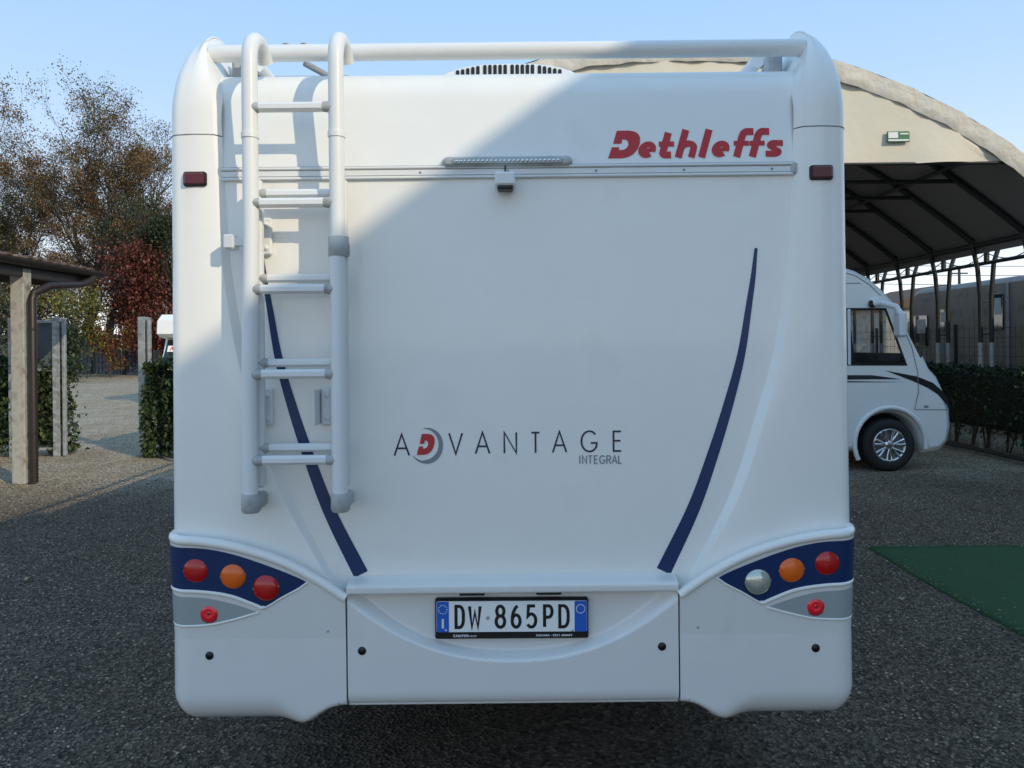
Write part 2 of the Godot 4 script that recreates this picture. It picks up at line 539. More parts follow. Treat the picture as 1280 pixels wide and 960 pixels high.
# ------------------------------------------------------------------ ground
func ground():
	var fn := FastNoiseLite.new()
	fn.seed = 6
	fn.frequency = 0.35
	fn.fractal_octaves = 4
	var xs := [-300.0, -90.0, -40.0]
	for i in 81: xs.append(-20.0 + i * 0.5)
	xs.append_array([40.0, 90.0, 300.0])
	var zs := [300.0, 60.0, 20.0]
	for i in 57: zs.append(6.0 - i * 0.4)
	zs.append_array([-24.0, -40.0, -80.0, -200.0, -430.0])
	var dark := Vector3(0.245, 0.187, 0.132)  # gravel near the motorhome, with the yard shade put into its colour
	var pale := Vector3(0.95, 0.79, 0.57)  # the same gravel with sunlight put into its colour
	var v0 := PackedVector3Array()
	var c0 := PackedColorArray()
	var i0 := PackedInt32Array()
	var n0 := PackedVector3Array()
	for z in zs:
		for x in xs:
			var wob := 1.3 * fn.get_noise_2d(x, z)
			var k: float = maxf(smoothstep(-4.6, -7.6, z + wob + (0.5 if x > 3.0 else 0.0)), smoothstep(1.6, 4.2, z + wob))  # pale also on the unseen ground behind the lens, to bounce light
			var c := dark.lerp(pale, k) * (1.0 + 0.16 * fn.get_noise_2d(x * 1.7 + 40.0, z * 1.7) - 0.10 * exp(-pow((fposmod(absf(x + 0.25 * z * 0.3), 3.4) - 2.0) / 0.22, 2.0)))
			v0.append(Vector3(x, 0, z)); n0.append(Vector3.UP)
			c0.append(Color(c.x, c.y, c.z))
	var w0 := xs.size()
	for j in zs.size() - 1:
		for i in w0 - 1:
			var p := j * w0 + i
			i0.append_array(PackedInt32Array([p, p + w0, p + 1, p + 1, p + w0, p + w0 + 1]))
	var arr0 := []
	arr0.resize(Mesh.ARRAY_MAX)
	arr0[Mesh.ARRAY_VERTEX] = v0
	arr0[Mesh.ARRAY_NORMAL] = n0
	arr0[Mesh.ARRAY_COLOR] = c0
	arr0[Mesh.ARRAY_INDEX] = i0
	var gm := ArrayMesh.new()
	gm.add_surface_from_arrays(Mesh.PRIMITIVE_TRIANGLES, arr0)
	tag(mesh_node("gravel_ground", gm, "gravel_yard"), "gravel yard, its shade painted dark round the motorhome and its sunlit parts painted pale", "", "", "structure")
	var st := new_st()
	# loose stones on the near gravel
	var r := RandomNumberGenerator.new()
	r.seed = 77
	var sm := SphereMesh.new()
	sm.radial_segments = 6
	sm.rings = 3
	sm.radius = 1.0
	sm.height = 2.0
	var arr := sm.get_mesh_arrays()
	var v: PackedVector3Array = arr[Mesh.ARRAY_VERTEX]
	var idx: PackedInt32Array = arr[Mesh.ARRAY_INDEX]
	var moved := {}
	for i in v.size():
		var key := v[i].snapped(Vector3.ONE * 0.01)
		if not moved.has(key):
			moved[key] = v[i] * r.randf_range(0.7, 1.25)
		v[i] = moved[key]
	st.set_smooth_group(-1)
	for k in range(0, idx.size(), 3):
		tri(st, v[idx[k]], v[idx[k + 1]], v[idx[k + 2]])
	st.generate_normals()
	var mesh := st.commit()
	var spots: Array[Transform3D] = []
	var tints: Array[Color] = []
	for i in 260000:
		var d := 2.75 + 7.0 * pow(r.randf(), 0.72)
		var x := r.randf_range(-0.72, 0.72) * d
		var keep := 1.0 if d < 6.0 else 1.0 - (d - 6.0) / 4.5
		if r.randf() > keep: continue
		if absf(x) < 0.36 * d and d > 2.9: continue       # behind the motorhome
		var on_mat := x > 2.80 and d < 6.15
		if on_mat and r.randf() > 0.02 + 0.12 * smoothstep(3.0, 2.82, x): continue   # few stones lie on the carpet
		var s := 0.0028 + 0.0042 * pow(r.randf(), 2.2)
		if r.randf() < 0.012: s *= 1.7
		var b := Basis.from_euler(Vector3(r.randf() * TAU, r.randf() * TAU, r.randf() * TAU)).scaled(Vector3(s * r.randf_range(0.8, 1.5), s * r.randf_range(0.5, 0.9), s))
		spots.append(Transform3D(b, Vector3(x, s * 0.25 + (0.016 if on_mat else 0.0), BACK - d)))
		var g := pow(r.randf(), 2.0) * 0.20 + 0.04
		if r.randf() < 0.03: g = r.randf_range(0.28, 0.45)
		var warm := r.randf_range(-0.06, 0.1)
		tints.append(Color(g * (1.25 + warm), g * 1.0, g * (0.74 - warm)))
	var mm := MultiMesh.new()
	mm.transform_format = MultiMesh.TRANSFORM_3D
	mm.use_colors = true
	mm.mesh = mesh
	mm.instance_count = spots.size()
	for i in spots.size():
		mm.set_instance_transform(i, spots[i])
		mm.set_instance_color(i, tints[i])
	var o := MultiMeshInstance3D.new()
	o.multimesh = mm
	o.material_override = mats["stones"]
	named(o, "gravel_stones", null)
	tag(o, "loose grey gravel stones lying over the yard", "gravel", "", "stuff")

# ------------------------------------------------------------------ the motorhome in front
var SI: Array
var SO: Array
func half_width(y: float) -> float:
	return 1.158 + 0.006 * (2.3 - y) / 1.3

func panel_path(t: float) -> Vector3:
	# side view of the rear skin: t in metres up from 0.78; returns (z, y, angle)
	var y0 := 2.25
	var tilt := 0.115
	var run := 0.262
	var r := 0.13
	if t < y0 - 0.78:
		return Vector3(0.0, 0.78 + t, 0.0)
	var u := t - (y0 - 0.78)
	if u < run:
		return Vector3(-u * tilt , y0 + u, tilt)
	var a := minf((u - run) / r, PI / 2 - tilt) + tilt
	return Vector3(-run * tilt - r * cos(tilt) + r * cos(a), y0 + run + r * (sin(a) - sin(tilt)), a)

func pillar_path(t: float) -> Vector3:
	var y0 := 2.44
	if t < y0 - 0.78:
		return Vector3(0.026, 0.78 + t, 0.0)
	var a := minf((t - (y0 - 0.78)) / 0.33, PI / 2)
	return Vector3(-0.264 + 0.29 * cos(a), y0 + 0.36 * sin(a), a)

func pillar_row(t: float, back := 0.0) -> PackedVector3Array:
	# one cross-section of the right corner pillar, from the rear panel round to the side
	var p := pillar_path(t)
	var a := p.z
	var n := Vector3(0, sin(a), cos(a)) if a > 0.0 else Vector3(0, 0, 1)
	var c := Vector3(0, p.y, p.x - back)
	c.y -= back * 0.10
	var k := smoothstep(0.0, 1.1, a)
	var si := lerpf(look(SI, minf(c.y, 2.5)), 1.01, k)
	var so := lerpf(look(SO, minf(c.y, 2.5)), 1.066, k)
	var w := half_width(c.y) + 0.016 * k - 0.016 * smoothstep(1.0, 0.96, c.y)
	var r := lerpf(0.05, 0.105, k)
	var rz := lerpf(0.06, 0.17, k)
	var h0 := lerpf(-0.026, -0.17, k)
	var row := PackedVector3Array()
	var add := func(x: float, h: float): row.append(Vector3(x, 0, 0) + c + n * h)
	add.call(si, h0 - 0.01)
	add.call(si, h0)
	add.call(lerpf(si, so, 0.33), lerpf(h0, -0.0015, 0.33))
	add.call(lerpf(si, so, 0.66), lerpf(h0, -0.0015, 0.66))
	add.call(so, -0.0015)
	add.call(so + 0.006, 0.0)
	var x1 := w - r
	for i in range(1, 6):
		var f := i / 5.0
		add.call(lerpf(so + 0.006, x1, f), 0.006 * sin(f * PI))
	for i in range(1, 9):
		var f := i / 8.0 * PI / 2
		add.call(x1 + r * sin(f), -rz + rz * cos(f))
	add.call(w, -rz - 0.06)
	add.call(w, -rz - 0.24)
	return row

func pillar_grid(st: SurfaceTool, rows: Array, flip: bool):
	# step, chamfer and rounded face, with crisp edges between them
	for part in [[0, 2, 1], [1, 5, 2], [4, 99, 3]]:
		var cut := []
		for row in rows:
			cut.append((row as PackedVector3Array).slice(part[0], mini(part[1], row.size())))
		grid(st, cut, flip, part[2])

func mirrored(rows: Array) -> Array:
	var out := []
	for row in rows:
		var m := PackedVector3Array()
		for v in row:
			m.append(Vector3(-v.x, v.y, v.z))
		out.append(m)
	return out

# the bumper corner: s runs along the right half from the middle outwards and round the corner
const BZ := 0.052
const BR := 0.08
const BD := 0.10
const BL := 0.142
func bumper_at(s: float, y: float, off := 0.0) -> Vector3:
	var w := half_width(y) + 0.002
	var x1 := w - BR
	var p: Vector3
	var n: Vector3
	if s <= x1:
		p = Vector3(s, y, BZ); n = Vector3(0, 0, 1)
	elif s < x1 + BL:
		var a := (s - x1) / BL * PI / 2
		n = Vector3(sin(a) / BR, 0, cos(a) / BD).normalized()
		p = Vector3(x1 + BR * sin(a), y, BZ - BD + BD * cos(a))
	else:
		n = Vector3(1, 0, 0)
		p = Vector3(w, y, BZ - BD - (s - x1 - BL))
	return p + n * off * (1.0 if off < 0.0 else lerpf(0.05, 1.0, n.z))

var LIP: Array
var BOT: Array
const CREASE := 0.676
func bumper_off(y: float, yb: float, s := 9.0) -> float:
	var o := 0.0
	if y > CREASE:
		o = 0.026 * (y - CREASE) / (0.99 - CREASE)
	var rr := lerpf(0.02, 0.115, smoothstep(0.66, 0.82, s))
	if y < yb + rr:
		var u := clampf((yb + rr - y) / rr, 0, 1)
		o -= (1.0 - sqrt(maxf(0.0, 1.0 - u * u))) * rr
	return o

func curve_points(fn: Callable, s0: float, s1: float, n: int, off: float, side: float, side_in := 0.0) -> Array:
	var out := []
	for i in n + 1:
		var s := lerpf(s0, s1, float(i) / n)
		var y: float = fn.call(s)
		var v := bumper_at(s, y, bumper_off(y, 0.3) + off)
		v.x -= side_in * smoothstep(half_width(y) - 0.08, half_width(y), v.x)
		v.x *= side
		out.append(v)
	return out

func motorhome():
	SI = table([[990, 86], [993, 140], [990, 211], [987, 280], [982, 342], [967, 438], [944, 520], [913, 616], [868, 707], [852, 735], [838, 760]], 0.0)
	SO = table([[1000, 86], [1003, 140], [1001, 211], [998, 280], [993, 342], [979, 438], [957, 520], [926, 616], [880, 703], [863, 735], [850, 760]], 0.026)
	LIP = table([[849, 748], [887, 721], [930, 697], [985, 678], [1030, 669.5], [1062, 667]], 0.08, false)
	BOT = [Vector2(0.5, 0.446), Vector2(0.57, 0.444), Vector2(0.62, 0.433), Vector2(0.67, 0.404), Vector2(0.705, 0.379), Vector2(0.74, 0.373), Vector2(3, 0.376)]
	var car := thing("motorhome", "large white motorhome seen from behind with folded ladder and red lettering", "motorhome", Vector3(MX, 0, 0))

	# rear skin below and above the aluminium rail
	var st := new_st()
	var rows := []
	var split := 2.235 - 0.78
	for j in 33:
		var t := lerpf(-0.06, split, j / 32.0)
		var p := panel_path(t)
		var w := look(SI, p.y) + 0.006
		var row := PackedVector3Array()
		for i in 25:
			row.append(Vector3(lerpf(-w, w, i / 24.0), p.y, p.x - 0.0005))
		rows.append(row)
	grid(st, rows)
	var panel := obj("rear_panel", st, "gelcoat", car)
	st = new_st()
	rows = []
	for j in 31:
		var t := split + j * 0.019
		var p := panel_path(t)
		var back := maxf(0.0, (t - (2.25 - 0.78)) - 0.262 - 0.13 * 1.456)
		var k := smoothstep(0.0, 1.1, p.z)
		var w := lerpf(look(SI, minf(p.y, 2.5)) + 0.006, 1.02, k)
		var row := PackedVector3Array()
		for i in 17:
			row.append(Vector3(lerpf(-w, w, i / 16.0), p.y, p.x - back * 3.0))
		rows.append(row)
	grid(st, rows)
	obj("upper_rear_panel", st, "hammered_white", car)

	# corner pillars with their caps
	for side in [1.0, -1.0]:
		rows = []
		var seam := 2.382 - 0.78 if side > 0 else 2.376 - 0.78
		for j in 43:
			rows.append(pillar_row(lerpf(-0.06, seam - 0.002, j / 42.0)))
		st = new_st()
		pillar_grid(st, rows if side > 0 else mirrored(rows), side < 0)
		tag(obj("corner_pillar", st, "gelcoat", car), "")
		rows = []
		for j in 60:
			rows.append(pillar_row(lerpf(seam + 0.0015, 2.44 - 0.78 + 0.33 * PI / 2, j / 59.0)))
		for j in range(1, 12):
			rows.append(pillar_row(2.44 - 0.78 + 0.33 * PI / 2, j * 0.11))
		st = new_st()
		pillar_grid(st, rows if side > 0 else mirrored(rows), side < 0)
		obj("pillar_cap", st, "gelcoat", car)
		var inside := pillar_row(seam)
		var line := []
		for i in range(4, inside.size() - 1):
			line.append(Vector3(inside[i].x * side, inside[i].y, inside[i].z))
		st = new_st()
		tube(st, line, 0.0022, 5)
		obj("pillar_seam", st, "grey_plastic", car)

	# body shell behind the rear
	st = new_st()
	var prof := PackedVector2Array()
	for p in round_rect(2.305, 2.22, 0.12, 8):
		prof.append(Vector2(p.x, p.y + 1.51))
	loft(st, prof, Transform3D.IDENTITY, [[-6.1, 0.22], [-6.0, 0.10], [-5.8, 0.02], [-5.6, 0.0], [-0.42, 0.0], [-0.36, 0.02]])
	var body := obj("body", st, "gelcoat", car)
	for side in [1.0, -1.0]:
		for w in [[-1.5, 0.9, 1.75, 0.5], [-3.0, 0.75, 1.75, 0.5], [-4.9, 1.1, 1.72, 0.62]]:
			st = new_st()
			prism(st, round_rect(w[1], w[3], 0.07), Transform3D(Basis(Vector3.UP, side * PI / 2), Vector3(side * 1.148, w[2], w[0])), 0.025, 0.008)
			obj("side_window", st, "dark_glass", car)
		for z in [-1.75, -4.75]:
			wheel(car, Vector3(side * 1.02, 0.335, z), 0.335, side)
			st = new_st()
			var half := PackedVector2Array(arc(0, 0, 0.42, 0.42, 0, 180, 20))
			prism(st, half, Transform3D(Basis(Vector3.UP, side * PI / 2), Vector3(side * 1.146, 0.40, z)), 0.014)
			obj("wheel_arch", st, "matt_black", car)
	st = new_st()
	box(st, Vector3(0, 0.47, -2.9), Vector3(1.9, 0.22, 5.4), 0.02)
	var chassis := obj("chassis", st, "matt_black", car)
	st = new_st()
	box(st, Vector3(0, 0.43, -0.42), Vector3(1.15, 0.10, 0.5), 0.02)
	obj("spare_tray", st, "black", chassis)
	for x in [-0.36, 0.42]:
		st = new_st()
		tube(st, [Vector3(x - 0.12, 0.395, -0.28), Vector3(x + 0.12, 0.395, -0.28)], 0.035, 14)
		obj("underslung_tube", st, "black", chassis)

	# navy stripes
	var mid := [[945, 310], [941.5, 345], [937, 376], [926.5, 443], [910.5, 505], [891, 568], [867, 635], [829.5, 714]]
	var wid := [4.0, 6.5, 8.0, 10.5, 13.0, 15.0, 17.0, 20.0]
	for side in [1.0, -1.0]:
		var tabx := table(mid, 0.001)
		var tabw := []
		for i in mid.size():
			tabw.append(Vector2(q(mid[i][0], mid[i][1], 0.001).y, wid[i] * BACK / FOCAL))
		tabw.reverse()
		var pts := PackedVector2Array()
		var ws := []
		for j in 41:
			var y := lerpf(tabx[0].x, tabx[-1].x, j / 40.0)
			pts.append(Vector2(side * look(tabx, y), y))
			ws.append(look(tabw, y) * 0.94)
		st = new_st()
		ribbon(st, pts, ws, Transform3D.IDENTITY, 0.0012)
		obj("navy_stripe", st, "navy", car)

	rail_and_lamp(car)
	lettering(car)
	bumper(car)
	licence_plate(car)
	ladder(car)
	roof(car)

func rail_and_lamp(car: Node3D):
	# aluminium rail across the rear
	var a := q(276, 214.5, 0.006)
	var b := q(996, 206.5 + 6.0, 0.006)
	var y := 2.245
	var st := new_st()
	var half := 0.985
	for r in [[0.016, 0.009, 0.012], [-0.001, 0.022, 0.007], [-0.018, 0.010, 0.013]]:
		box(st, Vector3(0, y + r[0], r[2] * 0.5 - 0.001), Vector3(half * 2, r[1], r[2] + 0.002), 0.003)
	var rail := obj("aluminium_rail", st, "alu_white", car)
	st = new_st()
	box(st, Vector3(0, y - 0.0125, 0.001), Vector3(half * 2, 0.002, 0.016), 0.0005)
	box(st, Vector3(0, y + 0.0218, 0.001), Vector3(half * 2, 0.002, 0.012), 0.0005)
	tag(obj("rail_groove", st, "grey_plastic", rail), "", "", "", "stuff")
	st = new_st()
	box(st, Vector3(half - 0.010, y, 0.008), Vector3(0.022, 0.044, 0.022), 0.008)
	obj("rail_end", st, "pale_grey_plastic", rail)
	for k in 7:
		st = new_st()
		lathe(st, [Vector2(0.0, 0.003), Vector2(0.004, 0.002), Vector2(0.005, 0.0)], Vector3(-0.9 + k * 0.3, y - 0.001, 0.0065), Basis.IDENTITY, 8)
		obj("screw", st, "grey_plastic", rail)
	# high brake lamp
	var c := (q(552, 203.5, 0.02) + q(716, 199.5, 0.02)) * 0.5
	c.z = -0.004
	st = new_st()
	var shape := PackedVector2Array()
	for p in round_rect(0.445, 0.042, 0.02, 6):
		shape.append(p)
	loft(st, shape, place(c), [[-0.01, -0.002], [0.006, 0.0], [0.02, 0.006], [0.026, 0.014]])
	var lamp := obj("high_brake_lamp", st, "pale_grey_plastic", car)
	st = new_st()
	loft(st, round_rect(0.375, 0.021, 0.010, 6), place(c + Vector3(0, 0.001, 0.02)), [[0.0, 0.0], [0.008, 0.0], [0.010, 0.003]])
	obj("lamp_lens", st, "led_lens", lamp)
	for k in 24:
		st = new_st()
		lathe(st, [Vector2(0, 0.003), Vector2(0.004, 0.002), Vector2(0.0055, 0)], c + Vector3(-0.173 + k * 0.01504, 0.001, 0.0302), Basis.IDENTITY, 8)
		obj("led", st, "chrome", lamp)
	# rear camera
	st = new_st()
	var k0 := q(631.5, 228, 0.05)
	box(st, k0 + Vector3(0, 0.008, -0.012), Vector3(0.068, 0.045, 0.085), 0.006)
	var camera := obj("reversing_camera", st, "alu_white", car)
	st = new_st()
	box(st, k0 + Vector3(0, -0.020, -0.004), Vector3(0.052, 0.014, 0.06), 0.004)
	obj("camera_lens", st, "black", camera)
	st = new_st()
	tube(st, [k0 + Vector3(0.0, 0.03, -0.04), k0 + Vector3(0.0, 0.05, -0.033), k0 + Vector3(0.001, 0.075, -0.036)], 0.003, 6)
	obj("camera_cable", st, "black", camera)
	# small red marker lamps on the pillars
	for side in [1.0, -1.0]:
		var p := q(1026, 216, 0.03)
		p.x *= side
		p.z = 0.034
		st = new_st()
		loft(st, round_rect(0.078, 0.05, 0.009, 4), place(p), [[-0.012, 0.0], [0.003, 0.0], [0.006, 0.003]])
		var mk := obj("marker_lamp", st, "black", car)
		st = new_st()
		loft(st, round_rect(0.066, 0.038, 0.006, 4), place(p + Vector3(0, 0, 0.004)), [[0.0, 0.0], [0.007, 0.0], [0.010, 0.003]])
		obj("marker_lens", st, "lens_dark_red", mk)

func big_d(o: Vector3, w: float, h: float) -> SurfaceTool:
	var p := PackedVector2Array()
	for v in [Vector2(0.29, 1), Vector2(0.66, 1), Vector2(0.83, 0.965), Vector2(0.94, 0.88), Vector2(1.0, 0.74), Vector2(0.985, 0.52), Vector2(0.91, 0.32), Vector2(0.79, 0.16), Vector2(0.63, 0.05), Vector2(0.44, 0.0), Vector2(0.0, 0.0), Vector2(0.125, 0.40), Vector2(0.35, 0.40), Vector2(0.335, 0.30), Vector2(0.47, 0.30), Vector2(0.57, 0.36), Vector2(0.63, 0.47), Vector2(0.635, 0.59), Vector2(0.57, 0.67), Vector2(0.45, 0.69), Vector2(0.425, 0.53), Vector2(0.165, 0.53)]:
		p.append(Vector2(v.x * w, v.y * h))
	var st := new_st()
	prism(st, p, place(o), 0.0015)
	return st

func lettering(car: Node3D):
	# maker's name on the upper panel (the panel is nearly upright there)
	var y0 := 2.292
	var z0 := -0.0035
	var o := q(760, 198, z0)
	var hD := 0.098
	var tilt := Basis(Vector3.RIGHT, -0.115)
	var root_pos := Vector3(o.x, o.y, 0.0015)
	var word := Node3D.new()
	named(word, "maker_name", car)
	word.position = root_pos
	word.basis = tilt
	word.position.z = 0.0006 - 0.115 * maxf(0.0, o.y - 2.25)
	word.set_meta("label", "red slanted maker's name on the upper rear panel")
	var st := big_d(Vector3.ZERO, 0.112, hD)
	obj("letter", st, "logo_red", word)
	# strokes: slanted heavy lower-case letters
	var S := 0.30
	var xh := 0.0585
	var asc := 0.099
	var tw := 0.0245
	var x := 0.0
	var defs := [["e", 0.060, 0.096], ["t", 0.052, 0.161], ["h", 0.069, 0.228], ["l", 0.028, 0.306], ["e", 0.060, 0.348], ["f", 0.053, 0.418], ["f", 0.053, 0.472], ["s", 0.060, 0.532]]
	for d in defs:
		st = new_st()
		var w: float = d[1]
		x = d[2]
		var list := []
		var i := tw * 0.5
		match d[0]:
			"e":
				list.append([false, [Vector2(i, xh * 0.47), Vector2(w - i, xh * 0.47)], tw * 0.55])
				list.append([false, [Vector2(w - i, xh * 0.42)] + arc(w / 2, xh * 0.50, w / 2 - i * 0.86, xh * 0.50 - i * 0.86, 0, 312, 22), tw * 0.86])
			"t":
				list.append([false, [Vector2(w * 0.42, asc * 0.90), Vector2(w * 0.42, xh * 0.3)] + arc(w * 0.42 + 0.013, xh * 0.3, 0.013, xh * 0.3 - i * 0.8, 180, 270, 6) + [Vector2(w, i * 0.8)], tw])
				list.append([false, [Vector2(0, xh - i * 0.8), Vector2(w, xh - i * 0.8)], tw * 0.75])
			"h":
				list.append([false, [Vector2(i, 0), Vector2(i, asc)], tw])
				list.append([false, [Vector2(i, xh * 0.55)] + arc(w / 2, xh * 0.55, w / 2 - i, xh * 0.45 - i * 0.75, 165, 0, 12) + [Vector2(w - i, 0)], tw * 0.93])
			"l":
				list.append([false, [Vector2(i + 0.002, 0), Vector2(i + 0.002, asc)], tw])
			"f":
				list.append([false, [Vector2(w * 0.42, 0), Vector2(w * 0.42, asc * 0.74)] + arc(w * 0.42 + 0.013, asc * 0.74, 0.013, asc * 0.26 - i * 0.7, 180, 90, 6) + [Vector2(w * 1.08, asc - i * 0.75)], tw])
				list.append([false, [Vector2(0, xh - i * 0.8), Vector2(w * 0.98, xh - i * 0.8)], tw * 0.7])
			"s":
				list.append([false, [Vector2(w - i * 0.4, xh - i * 0.9)] + arc(w * 0.42, xh * 0.715, w * 0.42 - i, xh * 0.285 - i * 0.8, 90, 270, 9) + arc(w * 0.55, xh * 0.285, w * 0.45 - i, xh * 0.285 - i * 0.8, 90, -90, 9) + [Vector2(i * 0.4, i * 0.9)], tw * 0.86])
		var lay := 0
		for l in list:
			lay += 1
			var pts := PackedVector2Array()
			for p in l[1]:
				pts.append(Vector2(p.x + x + S * p.y, p.y))
			ribbon(st, pts, l[2], Transform3D.IDENTITY, 0.0009 + 0.0003 * lay)
		obj("letter", st, "logo_red", word)
	# model name
	var z := 0.0012
	var model := Node3D.new()
	named(model, "model_name", car)
	var boxes := [["A", 493, 511.5, 543, 569.5], ["V", 561.5, 578, 541.5, 567.5], ["A", 594.5, 612, 540.5, 567], ["N", 630.5, 645.5, 540.5, 566.5], ["T", 664.5, 674.5, 540, 566], ["A", 691, 708, 539.5, 565.5], ["G", 726.5, 746.5, 538.5, 565], ["E", 767, 776.5, 538.5, 564.5]]
	for b in boxes:
		var p := q(b[1], b[4], z)
		st = new_st()
		letter(st, b[0], p, (b[2] - b[1]) * BACK / FOCAL, (b[4] - b[3]) * BACK / FOCAL, 0.0062)
		obj("letter", st, "ink", model)
	var small := [["I", 724.2, 726.2], ["N", 728.3, 733.8], ["T", 735.3, 741], ["E", 743, 747.6], ["G", 749.6, 756.6], ["R", 758.6, 764], ["A", 765.2, 772], ["L", 773.4, 777.6]]
	for b in small:
		var p := q(b[1], 579.5, z)
		st = new_st()
		letter(st, b[0], p, (b[2] - b[1] - 0.6) * BACK / FOCAL, 10.0 * BACK / FOCAL, 0.0042)
		obj("small_letter", st, "logo_grey", model)
	var d0 := q(521, 568.5, z)
	obj("emblem", big_d(d0, 22.5 * BACK / FOCAL, 26.0 * BACK / FOCAL), "logo_red", model)
	st = new_st()
	for s in [[532, 555.5, 19.0, 20.0, 100, -100, 5.0], [532.5, 555.0, 21.0, 23.0, -8, -142, 3.2]]:
		var c := q(s[0], s[1], z)
		var pts := PackedVector2Array()
		var ws := []
		var k := BACK / FOCAL
		var ar := arc(c.x, c.y, s[2] * k, s[3] * k, s[4], s[5], 24)
		for i in ar.size():
			pts.append(ar[i])
			ws.append((0.5 + s[6] * sin(PI * i / (ar.size() - 1.0))) * k)
		ribbon(st, pts, ws, Transform3D.IDENTITY, z)
	obj("emblem_arcs", st, "logo_grey", model)

func bumper(car: Node3D):
	var s_seam := q(850.0, 800, BZ).x
	var W := half_width(0.7) + 0.002
	var s_corner := W - BR + BL
	var s_end := s_corner + 0.55
	var lip := func(s: float) -> float: return look(LIP, minf(s, W - 0.03))
	var cols := []
	for i in 25: cols.append(lerpf(s_seam, W - BR, i / 24.0))
	for i in range(1, 11): cols.append(W - BR + BL * i / 10.0)
	for i in range(1, 5): cols.append(lerpf(s_corner, s_end, i / 4.0))
	for side in [1.0, -1.0]:
		var upper := []
		var lower := []
		for j in 13:
			var row := PackedVector3Array()
			for s in cols:
				var y := lerpf(lip.call(s), CREASE, j / 12.0)
				var v := bumper_at(s, y, bumper_off(y, look(BOT, s), s))
				v.x *= side
				row.append(v)
			upper.append(row)
		for j in 31:
			var row := PackedVector3Array()
			for s in cols:
				var yb := look(BOT, s)
				var f := j / 30.0
				var y := lerpf(CREASE, yb, 1.0 - pow(1.0 - f, 1.25))
				var o := bumper_off(y, yb, s)
				var v := bumper_at(s, y, o)
				v.x *= side
				row.append(v)
			lower.append(row)
		var under := PackedVector3Array()
		for s in cols:
			var v := bumper_at(s, look(BOT, s) + 0.01, -0.2)
			v.x *= side
			under.append(v)
		var st := new_st()
		grid(st, upper, side > 0, 1)
		grid(st, lower, side > 0, 2)
		grid(st, [lower[-1], under], side > 0, 3)
		# top shelf back to the pillar
		var shelf := PackedVector3Array()
		for s in cols:
			var v := bumper_at(s, lip.call(s) + 0.006, -0.06)
			v.x *= side
			shelf.append(v)
		grid(st, [shelf, upper[0]], side > 0, 4)
		# seam flank
		var flank := [PackedVector3Array(), PackedVector3Array()]
		for r in upper + lower:
			flank[0].append(r[0])
			flank[1].append(r[0] + Vector3(0, 0, -0.08))
		grid(st, flank, side < 0, 5)
		var corner := obj("bumper_corner", st, "bumper_white", car)
		# raised beads
		st = new_st()
		tube(st, curve_points(lip, s_seam, s_end, 60, -0.006, side, 0.011), 0.0165, 12)
		obj("upper_bead", st, "gelcoat", corner)
		st = new_st()
		var bpts := []
		for i in 30:
			var s := lerpf(s_seam, 0.735, i / 29.0)
			var v := bumper_at(s, look(BOT, s) + 0.006, -0.085 + 0.0)
			v.z = BZ - 0.052 - 0.03 * smoothstep(0.68, 0.74, s)
			v.x *= side
			bpts.append(v)
		tube(st, bpts, 0.016, 10)
		obj("lower_bead", st, "bumper_white", corner)
		lamp_cluster(corner, side)
		for sc in [[0.586, 0.455], [0.62, 0.70]]:
			st = new_st()
			var sp := bumper_at(sc[0], sc[1], bumper_off(sc[1], 0.3))
			lathe(st, [Vector2(0, 0.0022), Vector2(0.004, 0.0016), Vector2(0.0056, 0)], Vector3(sp.x * side, sp.y, sp.z), Basis.IDENTITY, 10)
			obj("screw", st, "pale_grey_plastic", corner)
		# parking sensor
		var p := q(1019.5, 810, BZ) if side > 0 else q(262, 819.5, BZ)
		sensor(corner, Vector3(p.x, p.y, BZ + 0.0))
	# middle piece with the recess for the plate
	var yb := 0.444
	var yt := 0.868
	var nx := 168
	var ny := 96
	var xs := s_seam - 0.005
	var outer := func(x: float) -> float: return q(640, 826.5, BZ).y + 0.206 * pow(absf(x) / 0.556, 2.25)
	var inner := func(x: float) -> float: return q(640, 817.5, BZ).y + 0.174 * pow(absf(x) / 0.487, 2.5)
	var rows := []
	for j in ny + 1:
		var y := lerpf(yt, yb, j / float(ny))
		var row := PackedVector3Array()
		for i in nx + 1:
			var x := lerpf(-xs, xs, i / float(nx))
			var z := BZ
			# ledge along the top
			z = lerpf(0.0, BZ + 0.010, smoothstep(0.868, 0.848, y)) if y > 0.845 else BZ + 0.010 * smoothstep(0.80, 0.83, y)
			var top := smoothstep(0.824, 0.814, y)
			var o2: float = outer.call(x)
			var i2: float = inner.call(x)
			var k := clampf((y - o2) / maxf(0.004, i2 - o2), 0.0, 1.0)
			k = k * k * (3 - 2 * k) * 0.35 + k * 0.65
			z -= 0.042 * k * top
			if y < yb + 0.05:
				var u := (yb + 0.05 - y) / 0.05
				z -= 0.03 * (1.0 - sqrt(maxf(0.0, 1.0 - u * u)))
			row.append(Vector3(x, y, z))
		rows.append(row)
	var st := new_st()
	grid(st, rows, true)
	var last: PackedVector3Array = rows[-1]
	var under2 := PackedVector3Array()
	for v in last: under2.append(v + Vector3(0, 0.004, -0.2))
	grid(st, [last, under2], true, 3)
	var centre := obj("bumper_centre", st, "bumper_white", car)
	st = new_st()
	tube(st, [Vector3(-xs, yb + 0.004, BZ - 0.026), Vector3(xs, yb + 0.004, BZ - 0.026)], 0.009, 8)
	obj("lower_bead", st, "bumper_white", centre)
	for p in [q(452.5, 813.5, BZ), q(827.5, 808, BZ)]:
		sensor(centre, Vector3(p.x, p.y, BZ))
	st = new_st()
	box(st, Vector3(0, 0.64, -0.012), Vector3(2 * s_seam + 0.02, 0.38, 0.02), 0.004)
	obj("seam_backing", st, "grey_plastic", car)
